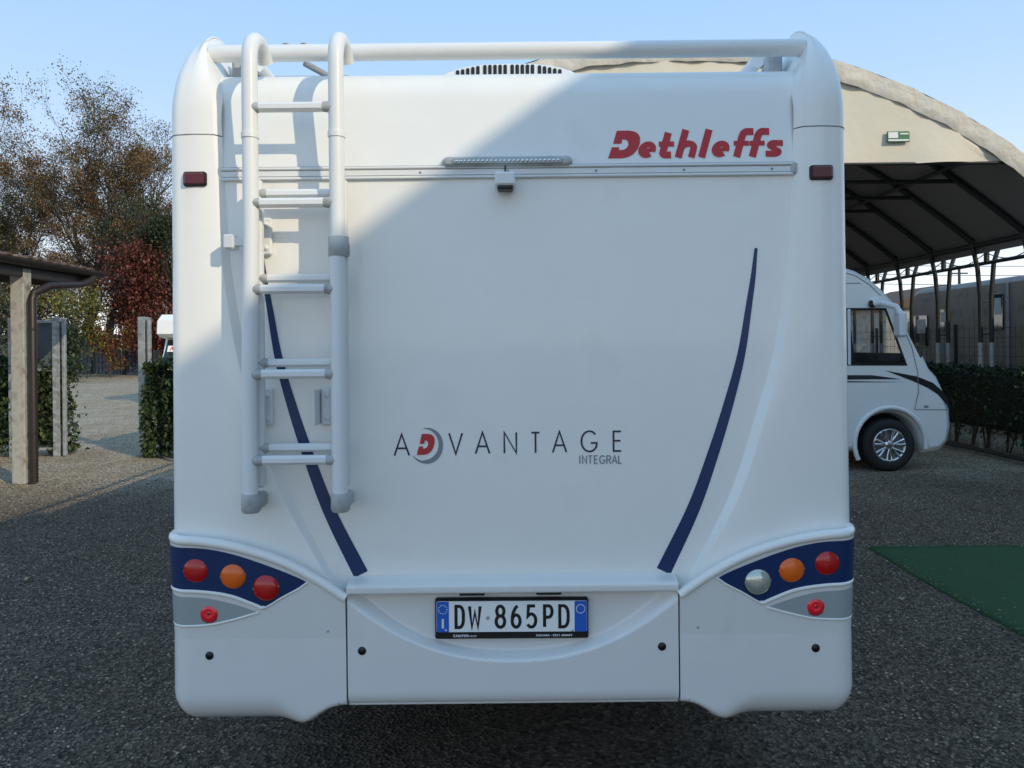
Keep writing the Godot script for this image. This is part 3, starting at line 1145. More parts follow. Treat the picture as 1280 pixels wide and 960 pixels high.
	for x in [q(590, 745, BZ).x, q(686, 744, BZ).x]:
		st = new_st()
		box(st, Vector3(x, 0.8185, 0.040), Vector3(0.085, 0.012, 0.03), 0.003)
		obj("plate_lamp", st, "black", centre)

func sensor(parent: Node3D, p: Vector3):
	var st := new_st()
	lathe(st, [Vector2(0.0, 0.0035), Vector2(0.0085, 0.0035), Vector2(0.0095, 0.0022), Vector2(0.0125, 0.0030), Vector2(0.0140, 0.0015), Vector2(0.0142, -0.004)], p, Basis.IDENTITY, 18)
	obj("parking_sensor", st, "black", parent)

func strip(side: float, s0: float, s1: float, n: int, top: Callable, bot: Callable, m: int, off: float) -> Array:
	var rows := []
	for j in m + 1:
		var row := PackedVector3Array()
		for i in n + 1:
			var s := lerpf(s0, s1, float(i) / n)
			var y := lerpf(top.call(s), bot.call(s), float(j) / m)
			var v := bumper_at(s, y, bumper_off(y, 0.3) + off)
			v.x *= side
			row.append(v)
		rows.append(row)
	return rows

func lamp_cluster(corner: Node3D, side: float):
	var z := BZ + 0.012
	# outlines measured on both sides: top and bottom edges of the navy and the grey field
	var nt := table([[897, 722], [905, 717], [939, 702], [985, 685], [1022, 676.5], [1062, 674]], z, false)
	var nb := table([[897, 722.5], [906, 729], [929, 741], [952, 753.5], [963, 749.5], [993, 737.5], [1028, 731.5], [1062, 729.5]], z, false)
	var gt := table([[961, 758.5], [987, 749], [1022, 740], [1062, 737]], z, false)
	var gb := table([[961, 759], [986, 766], [1020, 773], [1062, 774.5]], z, false)
	var W := half_width(0.8) + 0.002
	var s_end := W - BR + BL + 0.14
	var f := func(t: Array) -> Callable: return func(s: float) -> float: return look(t, minf(s, W - 0.035))
	var st := new_st()
	grid(st, strip(side, nt[0].x, s_end, 60, f.call(nt), f.call(nb), 8, 0.0025), side > 0)
	obj("navy_field", st, "navy", corner)
	st = new_st()
	grid(st, strip(side, gt[0].x, s_end, 50, f.call(gt), f.call(gb), 6, 0.0025), side > 0)
	obj("silver_field", st, "silver_panel", corner)
	# thin raised beads round the fields
	st = new_st()
	tube(st, curve_points(f.call(nb), nb[3].x - 0.004, s_end, 40, 0.0, side, 0.004), 0.0075, 8)
	obj("middle_bead", st, "gelcoat", corner)
	st = new_st()
	tube(st, curve_points(f.call(nb), nb[0].x - 0.004, nb[3].x + 0.004, 20, 0.0, side), 0.0045, 8)
	obj("middle_bead", st, "gelcoat", corner)
	st = new_st()
	tube(st, curve_points(func(s): return look(gb, minf(s, W - 0.035)) - 0.002, gb[0].x - 0.006, s_end, 40, 0.0, side, 0.003), 0.005, 8)
	obj("lower_field_bead", st, "gelcoat", corner)
	var lamps := [[1034, 703, "red"], [990, 712, "amber"], [948, 727.5, "clear"]] if side > 0 else [[244.5, 712.5, "red"], [291, 720, "amber"], [332, 735, "red"]]
	for l in lamps:
		var p := q(l[0], l[1], z + 0.01)
		round_lamp(corner, p, 0.0475, l[2], side)
	var r := q(1020, 758, z) if side > 0 else q(261, 767, z)
	st = new_st()
	lathe(st, [Vector2(0, 0.009), Vector2(0.004, 0.009), Vector2(0.006, 0.0075), Vector2(0.012, 0.0105), Vector2(0.024, 0.0095), Vector2(0.0255, 0.007), Vector2(0.028, 0.0075), Vector2(0.031, 0.004), Vector2(0.031, -0.006)], Vector3(r.x, r.y, BZ + 0.004), Basis.IDENTITY, 28)
	var refl := obj("reflector", st, "reflector_red", corner)
	st = new_st()
	lathe(st, [Vector2(0.031, 0.005), Vector2(0.0335, 0.004), Vector2(0.034, -0.004)], Vector3(r.x, r.y, BZ + 0.004), Basis.IDENTITY, 28)
	obj("reflector_rim", st, "lens_dark_red", refl)
	st = new_st()
	lathe(st, [Vector2(0, 0.0105), Vector2(0.0032, 0.009)], Vector3(r.x, r.y, BZ + 0.005), Basis.IDENTITY, 10)
	obj("screw", st, "black", refl)

func round_lamp(parent: Node3D, p: Vector3, r: float, kind: String, side: float):
	var c := Vector3(p.x, p.y, BZ + 0.0105)
	# dished bezel
	var st := new_st()
	lathe(st, [Vector2(r * 0.90, 0.004), Vector2(r * 0.97, 0.006), Vector2(r, 0.004), Vector2(r * 1.02, -0.006)], c, Basis.IDENTITY, 36)
	var lamp := obj("round_lamp", st, "lens_dark_red" if kind == "red" else "black", parent)
	# domed lens with moulded prisms
	st = new_st()
	var rows := []
	var nr := 26
	var ns := 72
	for i in nr + 1:
		var u := pow(i / float(nr), 0.8)
		var row := PackedVector3Array()
		for j in ns + 1:
			var a := TAU * (j % ns) / ns
			var x := cos(a) * u * r * 0.93
			var y := sin(a) * u * r * 0.93
			var h := 0.003 + 0.021 * sqrt(maxf(0.0, 1.0 - u * u * 0.98))
			var edge := 1.0 - smoothstep(0.82, 0.95, u)
			h += 0.0007 * sin(x * 760.0) * sin(y * 760.0) * edge * smoothstep(0.35, -0.25, y / r) + 0.00012 * sin(u * 40.0) * edge
			row.append(c + Vector3(x, y, h))
		rows.append(row)
	grid(st, rows, true)
	obj("lens", st, "lens_" + kind, lamp)
	for sx in [-1, 1]:
		st = new_st()
		lathe(st, [Vector2(0, 0.004), Vector2(0.003, 0.003), Vector2(0.0042, 0)], c + Vector3(sx * r * 0.86, 0.004 * sx, 0.0075), Basis.IDENTITY, 10)
		obj("screw", st, "grey_plastic", lamp)

func licence_plate(car: Node3D):
	var c := q(639.7, 773, 0.03)
	var z := 0.022
	c.z = z
	var root := Node3D.new()
	named(root, "licence_plate", car)
	root.position = Vector3(c.x, c.y, z)
	root.rotation.z = -0.004
	var st := new_st()
	loft(st, round_rect(0.519, 0.136, 0.008, 4), Transform3D.IDENTITY, [[-0.008, 0.0], [0.008, 0.0], [0.011, 0.003]])
	obj("plate_frame", st, "black", root)
	st = new_st()
	loft(st, round_rect(0.508, 0.104, 0.005, 3), place(Vector3(0, 0.0085, 0.0115)), [[0.0, 0.0], [0.0015, 0.0], [0.0025, 0.001]])
	obj("plate", st, "plate_white", root)
	var zz := 0.0146
	for b in [[-0.2325, 0.041], [0.2325, 0.041]]:
		st = new_st()
		prism(st, round_rect(b[1], 0.1025, 0.003, 2), place(Vector3(b[0], 0.0085, zz - 0.001)), 0.0012)
		obj("blue_band", st, "plate_blue", root)
	# letters 79 mm high in strokes
	var k := (BACK - 0.03) / FOCAL
	st = new_st()
	for l in [["D", 568.6, 581.0], ["W", 585.5, 602.0], ["8", 618.6, 632.4], ["6", 638.6, 651.6], ["5", 657.6, 671.4], ["P", 679.0, 691.6], ["D", 698.0, 711.6]]:
		st = new_st()
		letter(st, l[0], Vector3((l[1] + 1.6 - 639.7) * k, -0.0270, zz), (l[2] - l[1] - 3.2) * k, 0.071, 0.0108)
		obj("letter", st, "black", root)
	st = new_st()
	ribbon(st, PackedVector2Array(arc((610.0 - 639.7) * k, 0.004, 0.0048, 0.0048, 0, 345, 14)), 0.0018, Transform3D.IDENTITY, zz, true)
	ribbon(st, PackedVector2Array([Vector2(-0.0835, 0.004), Vector2(-0.0775, 0.004)]), 0.002, Transform3D.IDENTITY, zz)
	obj("state_seal", st, "ink", root)
	# ring of stars, country letter, ring on the right
	st = new_st()
	st.set_smooth_group(-1)
	for i in 12:
		var a := TAU * i / 12.0
		var o := Vector3(-0.2325 + cos(a) * 0.0145, 0.0335 + sin(a) * 0.0145, zz + 0.0006)
		for t in 5:
			var b0 := TAU * t / 5.0 + PI / 2
			tri(st, o, o + Vector3(cos(b0 - 0.63) * 0.0012, sin(b0 - 0.63) * 0.0012, 0), o + Vector3(cos(b0) * 0.003, sin(b0) * 0.003, 0))
			tri(st, o, o + Vector3(cos(b0) * 0.003, sin(b0) * 0.003, 0), o + Vector3(cos(b0 + 0.63) * 0.0012, sin(b0 + 0.63) * 0.0012, 0))
	ribbon(st, PackedVector2Array([Vector2(-0.2325, -0.030), Vector2(-0.2325, 0.002)]), 0.0075, Transform3D.IDENTITY, zz + 0.0006)
	ribbon(st, PackedVector2Array(arc(0.2325, 0.0335, 0.0145, 0.0145, 0, 350, 26)), 0.002, Transform3D.IDENTITY, zz + 0.0006, true)
	obj("band_marks", st, "white_print", root)
	var f := mesh_node("frame_lettering", text_mesh("CAMPER", 0.0085, 0.052, Vector3(-0.198, -0.0605, 0.0112), true), "white_print", root)
	f = mesh_node("frame_lettering", text_mesh("rent", 0.0065, 0.026, Vector3(-0.145, -0.0605, 0.0112), false), "white_print", root)
	f = mesh_node("frame_lettering", text_mesh("NOVARA - 0321 498487", 0.0066, 0.122, Vector3(0.082, -0.0595, 0.0112), true), "white_print", root)
	for x in [-0.222, 0.205]:
		st = new_st()
		lathe(st, [Vector2(0, 0.003), Vector2(0.0035, 0.002), Vector2(0.0042, 0)], Vector3(x, -0.037, zz), Basis.IDENTITY, 10)
		obj("plate_screw", st, "chrome", root)

func ladder(car: Node3D):
	var lad := Node3D.new()
	named(lad, "ladder", car)
	var zf := 0.125
	var xs := [q(311.5, 480, zf).x, q(423.5, 480, zf).x]
	var top := [q(314, 300, zf).x, q(422.0, 300, zf).x]
	var y_foot := q(312, 632, zf).y
	for i in 2:
		var x: float = xs[i]
		var x2: float = top[i]
		var st := new_st()
		var pts := [Vector3(x, y_foot + 0.01, zf), Vector3(x, 1.5, zf), Vector3(x2, 2.0, zf), Vector3(x2, 2.42, zf), Vector3(x2, 2.56, zf)]
		for k in range(1, 15):
			var a := k / 14.0 * deg_to_rad(148)
			pts.append(Vector3(x2, 2.588 + 0.094 * sin(a), zf - 0.09 * (1 - cos(a))))
		tube(st, pts, 0.0255, 16)
		var stile := obj("stile", st, "alu_white", lad)
		# foot
		st = new_st()
		tube(st, [Vector3(x + 0.002, y_foot - 0.022, zf), Vector3(x + 0.002, y_foot - 0.014, zf), Vector3(x + 0.002, y_foot + 0.034, zf), Vector3(x + 0.002, y_foot + 0.040, zf)], [0.026, 0.031, 0.031, 0.028], 18)
		box(st, Vector3(x + 0.004, y_foot + 0.006, zf - 0.055), Vector3(0.046, 0.05, 0.10), 0.01)
		obj("rubber_foot", st, "pale_grey_plastic", stile)
		# sleeve ring
		st = new_st()
		tube(st, [Vector3(x2, q(420, 170, zf).y - 0.005, zf), Vector3(x2, q(420, 166, zf).y + 0.002, zf)], 0.0285, 16)
		obj("sleeve_ring", st, "alu_white", stile)
		# folded stile behind
		st = new_st()
		var xb := x * 1.0 + 0.006
		box(st, Vector3(x2 + 0.004, (y_foot + 0.05 + 2.21) * 0.5, zf - 0.052), Vector3(0.036, 2.21 - y_foot - 0.05, 0.034), 0.008)
		obj("folded_stile", st, "alu_white", lad)
	var rung := func(py: float, z: float, r: float, x0: float, x1: float):
		var p := q(360, py, z)
		var st := new_st()
		box(st, Vector3((x0 + x1) / 2, p.y, z), Vector3(x1 - x0, r * 2.0, r * 1.9), r * 0.55)
		var g := obj("rung", st, "alu_white", lad)
		for e in [[x0, 1.0], [x1, -1.0]]:
			st = new_st()
			tube(st, [Vector3(e[0] - e[1] * 0.006, p.y, z), Vector3(e[0] + e[1] * 0.012, p.y, z), Vector3(e[0] + e[1] * 0.026, p.y, z)], [r * 1.2, r * 1.22, r * 1.06], 12)
			obj("rung_end", st, "pale_grey_plastic", g)
	for y in [134, 253.5, 361.5, 467.5, 575.0]:
		rung.call(y, zf + 0.004, 0.0152, lerpf(top[0], xs[0], 0.5) + 0.012, lerpf(top[1], xs[1], 0.5) - 0.016)
	for y in [242.0, 348.0, 453.5, 559.5]:
		rung.call(y, zf - 0.05, 0.0135, top[0] + 0.012, top[1] - 0.01)
	# wall brackets
	for b in [[332, 296, 0.046], [333.5, 508, 0.046], [408.0, 508, 0.034]]:
		var p := q(b[0], b[1], 0.01)
		var st := new_st()
		box(st, Vector3(p.x, p.y, 0.010), Vector3(b[2], 0.128, 0.020), 0.006)
		var br := obj("wall_bracket", st, "alu_white", lad)
		st = new_st()
		box(st, Vector3(p.x - 0.024, p.y + 0.0, 0.045), Vector3(0.008, 0.12, 0.085), 0.003)
		obj("bracket_arm", st, "alu_white", br)
		for k in [-1, 1]:
			st = new_st()
			lathe(st, [Vector2(0, 0.008), Vector2(0.007, 0.007), Vector2(0.0105, 0.0)], Vector3(p.x + 0.004, p.y + k * 0.039, 0.020), Basis.IDENTITY, 12)
			obj("bolt", st, "alu_white", br)
	var pb := q(291, 304, 0.06)
	var st := new_st()
	box(st, Vector3(pb.x, pb.y, 0.075), Vector3(0.036, 0.05, 0.06), 0.006)
	box(st, Vector3(pb.x + 0.035, pb.y, 0.09), Vector3(0.05, 0.03, 0.012), 0.003)
	obj("locking_bracket", st, "alu_rail", lad)
	# strap round the right stile
	st = new_st()
	var ps := q(422, 308, zf)
	tube(st, [Vector3(ps.x + 0.002, ps.y - 0.033, zf - 0.006), Vector3(ps.x + 0.002, ps.y - 0.031, zf - 0.006), Vector3(ps.x + 0.002, ps.y + 0.031, zf - 0.006), Vector3(ps.x + 0.002, ps.y + 0.033, zf - 0.006)], [0.031, 0.0335, 0.0335, 0.031], 18)
	box(st, Vector3(ps.x + 0.022, ps.y - 0.006, zf - 0.02), Vector3(0.018, 0.05, 0.05), 0.005)
	obj("strap", st, "pale_grey_plastic", lad)

func roof(car: Node3D):
	# rear roof bar between the pillar caps
	var bz := -0.10
	var c := q(640, 63.5, bz)
	var st := new_st()
	tube(st, [Vector3(-1.05, c.y, bz), Vector3(1.05, c.y, bz)], 0.030, 18)
	obj("roof_bar", st, "alu_white", car)
	for side in [1.0, -1.0]:
		st = new_st()
		tube(st, [Vector3(side * 1.02, 2.80, -0.5), Vector3(side * 1.02, 2.80, -4.6), Vector3(side * 1.02, 2.70, -4.8)], 0.028, 12)
		obj("side_roof_bar", st, "alu_white", car)
		st = new_st()
		box(st, Vector3(side * 0.985, 2.67, -0.22), Vector3(0.05, 0.11, 0.08), 0.012)
		box(st, Vector3(side * 0.95, 2.655, -0.26), Vector3(0.13, 0.016, 0.016), 0.004, Basis(Vector3.BACK, side * 0.9))
		obj("roof_bar_bracket", st, "pale_grey_plastic", car)
	# luggage struts near the ladder hooks
	st = new_st()
	tube(st, [Vector3(-0.955, 2.69, -0.16), Vector3(-0.87, 2.62, -0.30)], 0.010, 8)
	obj("roof_strut", st, "grey_plastic", car)
	st = new_st()
	tube(st, [Vector3(-0.74, 2.69, -0.18), Vector3(-0.52, 2.62, -0.42)], 0.012, 8)
	obj("roof_strut", st, "grey_plastic", car)
	for p in [[-0.83, 0.20], [-0.68, 0.16]]:
		st = new_st()
		box(st, Vector3(p[0], 2.665, -0.46), Vector3(p[1], 0.10, 0.20), 0.02)
		obj("roof_box", st, "grey_plastic", car)
	st = new_st()
	loft(st, round_rect(0.34, 0.5, 0.1, 6), Transform3D(Basis(Vector3.RIGHT, -PI / 2), Vector3(-0.66, 2.69, -1.25)), [[0.0, 0.0], [0.07, 0.0], [0.10, 0.03]])
	obj("roof_hatch", st, "pale_grey_plastic", car)
	for x in [-0.80, -0.735]:
		st = new_st()
		lathe(st, [Vector2(0, 0.006), Vector2(0.012, 0.004), Vector2(0.014, 0)], Vector3(x * 0.98, c.y + 0.029, bz), Basis(Vector3.RIGHT, -PI / 2), 12)
		obj("bar_plug", st, "pale_grey_plastic", car)
	# air conditioner
	var d := 3.95
	var a0 := at(549, 93, d)
	var a1 := at(723, 93, d)
	var z := BACK - d
	var top := at(636, 77.0, d).y
	var cx := (a0.x + a1.x) * 0.5 - MX
	var w := a1.x - a0.x
	st = new_st()
	var prof := PackedVector2Array()
	var base := 2.66
	var hh := top - base
	var up := at(636, 93.5, d).y
	for p in [Vector2(-0.505, base), Vector2(0.505, base), Vector2(0.505, up - 0.02), Vector2(0.49, up + 0.005), Vector2(0.455, up + 0.022), Vector2(0.37, up + 0.042), Vector2(0.28, up + 0.055), Vector2(0.16, up + 0.063), Vector2(0, up + 0.066), Vector2(-0.16, up + 0.063), Vector2(-0.28, up + 0.055), Vector2(-0.37, up + 0.042), Vector2(-0.455, up + 0.022), Vector2(-0.49, up + 0.005), Vector2(-0.505, up - 0.02)]:
		prof.append(Vector2(p.x * w, p.y - base))
	loft(st, prof, place(Vector3(cx, base, z)), [[-0.95, 0.10], [-0.85, 0.03], [-0.7, 0.0], [-0.02, 0.0], [0.0, 0.012]])
	var ac := obj("roof_air_conditioner", st, "alu_white", car)
	for g in 4:
		for k in 5:
			var u := (g - 1.5) * 0.196 + (k - 2.0) * 0.0365
			var px := u * 1.0
			var edge := absf(u) * 1.0
			var h := 0.050 - 0.026 * smoothstep(0.15, 0.42, edge)
			st = new_st()
			box(st, Vector3(cx + px * w, up + 0.026 - 0.016 * smoothstep(0.15, 0.42, edge), z + 0.001), Vector3(w * 0.024, h, 0.014), 0.004)
			obj("vent_slot", st, "black", ac)
	# dark end of the awning on the right side
	st = new_st()
	box(st, Vector3(1.20, 2.50, -0.62), Vector3(0.085, 0.14, 0.10), 0.02)
	obj("awning_end", st, "black", car)
	st = new_st()
	tube(st, [Vector3(1.205, 2.52, -0.66), Vector3(1.205, 2.52, -4.4)], 0.055, 14)
	obj("awning_roll", st, "alu_white", car)

func wheel(parent: Node3D, c: Vector3, r: float, side: float, called := "wheel"):
	var b := Basis(Vector3.UP, side * PI / 2)
	var st := new_st()
	lathe(st, [Vector2(r * 0.60, 0.09), Vector2(r * 0.66, 0.108), Vector2(r * 0.86, 0.112), Vector2(r * 0.96, 0.092), Vector2(r, 0.06), Vector2(r, -0.08), Vector2(r * 0.9, -0.11), Vector2(r * 0.6, -0.10)], c, b, 40)
	var w := obj(called, st, "rubber", parent)
	st = new_st()
	lathe(st, [Vector2(0, 0.04), Vector2(r * 0.5, 0.035), Vector2(r * 0.56, 0.06), Vector2(r * 0.61, 0.098), Vector2(r * 0.63, 0.10), Vector2(r * 0.64, 0.09)], c, b, 36)
	obj("rim", st, "grey_plastic", w)
	st = new_st()
	for k in 7:
		var a := TAU * k / 7.0 + 0.2
		for e in [-0.16, 0.16]:
			var d0 := Vector3(cos(a), sin(a), 0)
			var d1 := Vector3(cos(a + e), sin(a + e), 0)
			tube(st, [c + b * (d0 * r * 0.16 + Vector3(0, 0, 0.085)), c + b * (d1 * r * 0.40 + Vector3(0, 0, 0.088)), c + b * (d1 * r * 0.585 + Vector3(0, 0, 0.094))], [r * 0.05, r * 0.05, r * 0.065], 8)
	lathe(st, [Vector2(0, 0.098), Vector2(r * 0.10, 0.10), Vector2(r * 0.17, 0.092), Vector2(r * 0.19, 0.07)], c, b, 24)
	lathe(st, [Vector2(r * 0.555, 0.088), Vector2(r * 0.58, 0.102), Vector2(r * 0.62, 0.104), Vector2(r * 0.635, 0.095)], c, b, 36)
	obj("hub_cap", st, "chrome", w)

# ------------------------------------------------------------------ the tent behind on the right
const TX := 2.1          # ridge
const TD := [[0.0, 5.24], [0.6, 5.225], [1.2, 5.17], [1.95, 4.975], [2.68, 4.70], [3.31, 4.39], [3.8, 4.09], [4.2, 3.80], [4.6, 3.50], [5.0, 3.18], [5.3, 2.93]]
func arch_y(u: float) -> float:
	var t := []
	for p in TD: t.append(Vector2(p[0], p[1]))
	return look(t, absf(u))

func arch_line(n: int, off: float, z: float, reach := 5.0) -> Array:
	var out := []
	for i in n + 1:
		var u := lerpf(-reach, reach, float(i) / n)
		var e := 0.02
		var g := Vector2(2 * e, arch_y(u + e) - arch_y(u - e)).normalized()
		out.append(Vector3(TX + u - g.y * off, arch_y(u) + g.x * off, z))
	return out

func tent():
	var t := thing("storage_tent", "big arched beige canvas tent standing open behind the motorhome on the right", "tent")
	var z0 := BACK - 9.46
	var z1 := -30.0
	var step := 1.18
	var st := new_st()
	var rows := []
	var nz := 36
	for j in nz + 1:
		var z := lerpf(z0, z1, float(j) / nz)
		var sag := 0.02 * sin(PI * fposmod((z0 - z) / step, 1.0))
		rows.append(PackedVector3Array(arch_line(44, 0.06 - sag, z, 5.05)))
	grid(st, rows)
	obj("roof_canvas", st, "canvas", t)
	st = new_st()
	rows = []
	for j in nz + 1:
		var z := lerpf(z0 - 0.01, z1, float(j) / nz)
		rows.append(PackedVector3Array(arch_line(44, 0.035, z, 5.05)))
	grid(st, rows, true)
	obj("roof_lining", st, "canvas_shaded", t)  # inner side of the canvas, darkened to read as unlit
	# front band
	st = new_st()
	rows = []
	for k in 5:
		var row := PackedVector3Array()
		var base := arch_line(120, 0.085 - 0.055 * k, z0 + 0.09, 5.06)
		for i in base.size():
			var v: Vector3 = base[i]
			v.z += 0.012 * sin(i * 1.9 + k * 0.5) + 0.010 * sin(i * 0.83 + 1.0) - (0.02 if k == 4 else 0.0)
			v.y += 0.006 * sin(i * 1.1)
			row.append(v)
		rows.append(row)
	grid(st, rows)
	var rim := []
	rim.append(rows[0])
	var back := PackedVector3Array()
	for v in rows[0]: back.append(v + Vector3(0, -0.004, -0.16))
	rim.append(back)
	grid(st, rim, true, 2)
	obj("canvas_band", st, "canvas_band", t)
	st = new_st()
	tube(st, arch_line(80, 0.10, z0 + 0.02, 5.05), 0.018, 6)
	obj("band_rope", st, "dark_steel", t)
	# gable sheet
	st = new_st()
	var ybot := 3.835
	rows = []
	for j in 27:
		var row := PackedVector3Array()
		for i in 81:
			var u := lerpf(-4.12, 4.12, i / 80.0)
			var yt := arch_y(u) - 0.10
			var y := lerpf(minf(ybot, yt), yt, j / 26.0)
			var low := 1.0 - j / 26.0
			var z := z0 + 0.035 + 0.018 * sin(u * 2.6 + y * 1.5) + 0.012 * sin(u * 6.1 - y * 3.0) + 0.022 * low * sin(u * 3.7 + 1.2 + low)
			z += 0.03 * exp(-pow((u - 3.3 - low * 0.9) / 0.12, 2.0)) * low
			row.append(Vector3(TX + u, y + 0.006 * low * sin(u * 4.0), z))
		rows.append(row)
	grid(st, rows, true)
	var gable := obj("gable_sheet", st, "canvas", t)
	st = new_st()
	tube(st, [Vector3(TX - 4.1, ybot - 0.005, z0 + 0.03), Vector3(TX + 4.1, ybot - 0.005, z0 + 0.03)], 0.02, 8)
	obj("gable_hem", st, "dark_steel", t)
	# maker's board on the gable
	var a := at(1110.5, 163.5, 9.36)
	var b := at(1138.5, 176.5, 9.36)
	var w := b.x - a.x
	var h := a.y - b.y
	st = new_st()
	var bz := z0 + 0.065
	box(st, Vector3((a.x + b.x) / 2, (a.y + b.y) / 2, bz), Vector3(w, h, 0.02), 0.003)
	var board := obj("name_board", st, "sign_green", t)
	st = new_st()
	box(st, Vector3(a.x + w * 0.255, a.y - h * 0.36, bz + 0.011), Vector3(w * 0.44, h * 0.56, 0.004), 0.001)
	box(st, Vector3(a.x + w * 0.765, a.y - h * 0.24, bz + 0.011), Vector3(w * 0.38, h * 0.14, 0.004), 0.001)
	box(st, Vector3(a.x + w * 0.5, a.y - h * 0.84, bz + 0.011), Vector3(w * 0.93, h * 0.16, 0.004), 0.001)
	tag(obj("board_print", st, "white_print", board), "", "", "", "stuff")
	# ribs and posts
	for k in 18:
		var z := z0 - k * step - (0.0 if k else 0.03)
		st = new_st()
		tube(st, arch_line(36, -0.02, z, 5.0), 0.045, 8)
		var rib := obj("arch_rib", st, "dark_steel", t)
		for side in [1.0, -1.0]:
			var X: float = TX + side * 5.19
			st = new_st()
			tube(st, [Vector3(X - side * 0.22, arch_y(5.0) + 0.05, z), Vector3(X - side * 0.12, 2.75, z), Vector3(X - side * 0.085, 2.3, z), Vector3(X - side * 0.085, 0.02, z)], 0.035, 8)
			obj("post_chord", st, "dark_steel", t)
			st = new_st()
			tube(st, [Vector3(X + side * 0.22, arch_y(5.0) - 0.06, z), Vector3(X + side * 0.13, 2.85, z), Vector3(X + side * 0.085, 2.3, z), Vector3(X + side * 0.085, 0.02, z)], 0.035, 8)
			obj("post_chord", st, "dark_steel", t)
			st = new_st()
			for e in [-0.085, 0.085]:
				tube(st, [Vector3(X + side * e, 0.0, z), Vector3(X + side * e, 1.62, z)], 0.037, 8)
			tag(obj("post_sleeve", st, "bare_steel", t), "", "", "", "stuff")
			st = new_st()
			for y in [0.35, 1.0, 1.75, 2.25]:
				tube(st, [Vector3(X - 0.085, y, z), Vector3(X + 0.085, y, z)], 0.012, 6)
			box(st, Vector3(X + side * 0.02, 2.95, z), Vector3(0.06, 0.2, 0.07), 0.01)
			tag(obj("post_lacing", st, "dark_steel", t), "", "", "", "stuff")
		st = new_st()
		tube(st, [Vector3(TX - 4.12, 3.86, z), Vector3(TX + 4.12, 3.86, z)], 0.03, 8)
		obj("tie_bar", st, "dark_steel", t)
	for side in [1.0, -1.0]:
		for e in [[5.02, 3.11, 0.04], [5.30, 2.86, 0.03], [3.8, 3.98, 0.03], [2.2, 4.82, 0.03]]:
			st = new_st()
			tube(st, [Vector3(TX + side * e[0], e[1], z0), Vector3(TX + side * e[0], e[1], z1)], e[2], 8)
			obj("purlin", st, "dark_steel", t)
		st = new_st()
		quad(st, Vector3(TX + side * 5.055, 3.21, z0), Vector3(TX + side * 5.055, 3.21, z1), Vector3(TX + side * 5.09, 2.98, z1), Vector3(TX + side * 5.09, 2.98, z0))
		obj("eave_flap", st, "canvas_shaded", t)
	# looping cables under the eave
	st = new_st()
	for k in 5:
		var za := z0 - (k + 1) * step
		var pts := []
		for i in 9:
			var f := i / 8.0
			pts.append(Vector3(TX + 5.2, 3.0 - 0.14 * sin(PI * f), za - f * step))
		tube(st, pts, 0.008, 5)
	tag(obj("eave_cable", st, "black", t), "", "", "", "stuff")

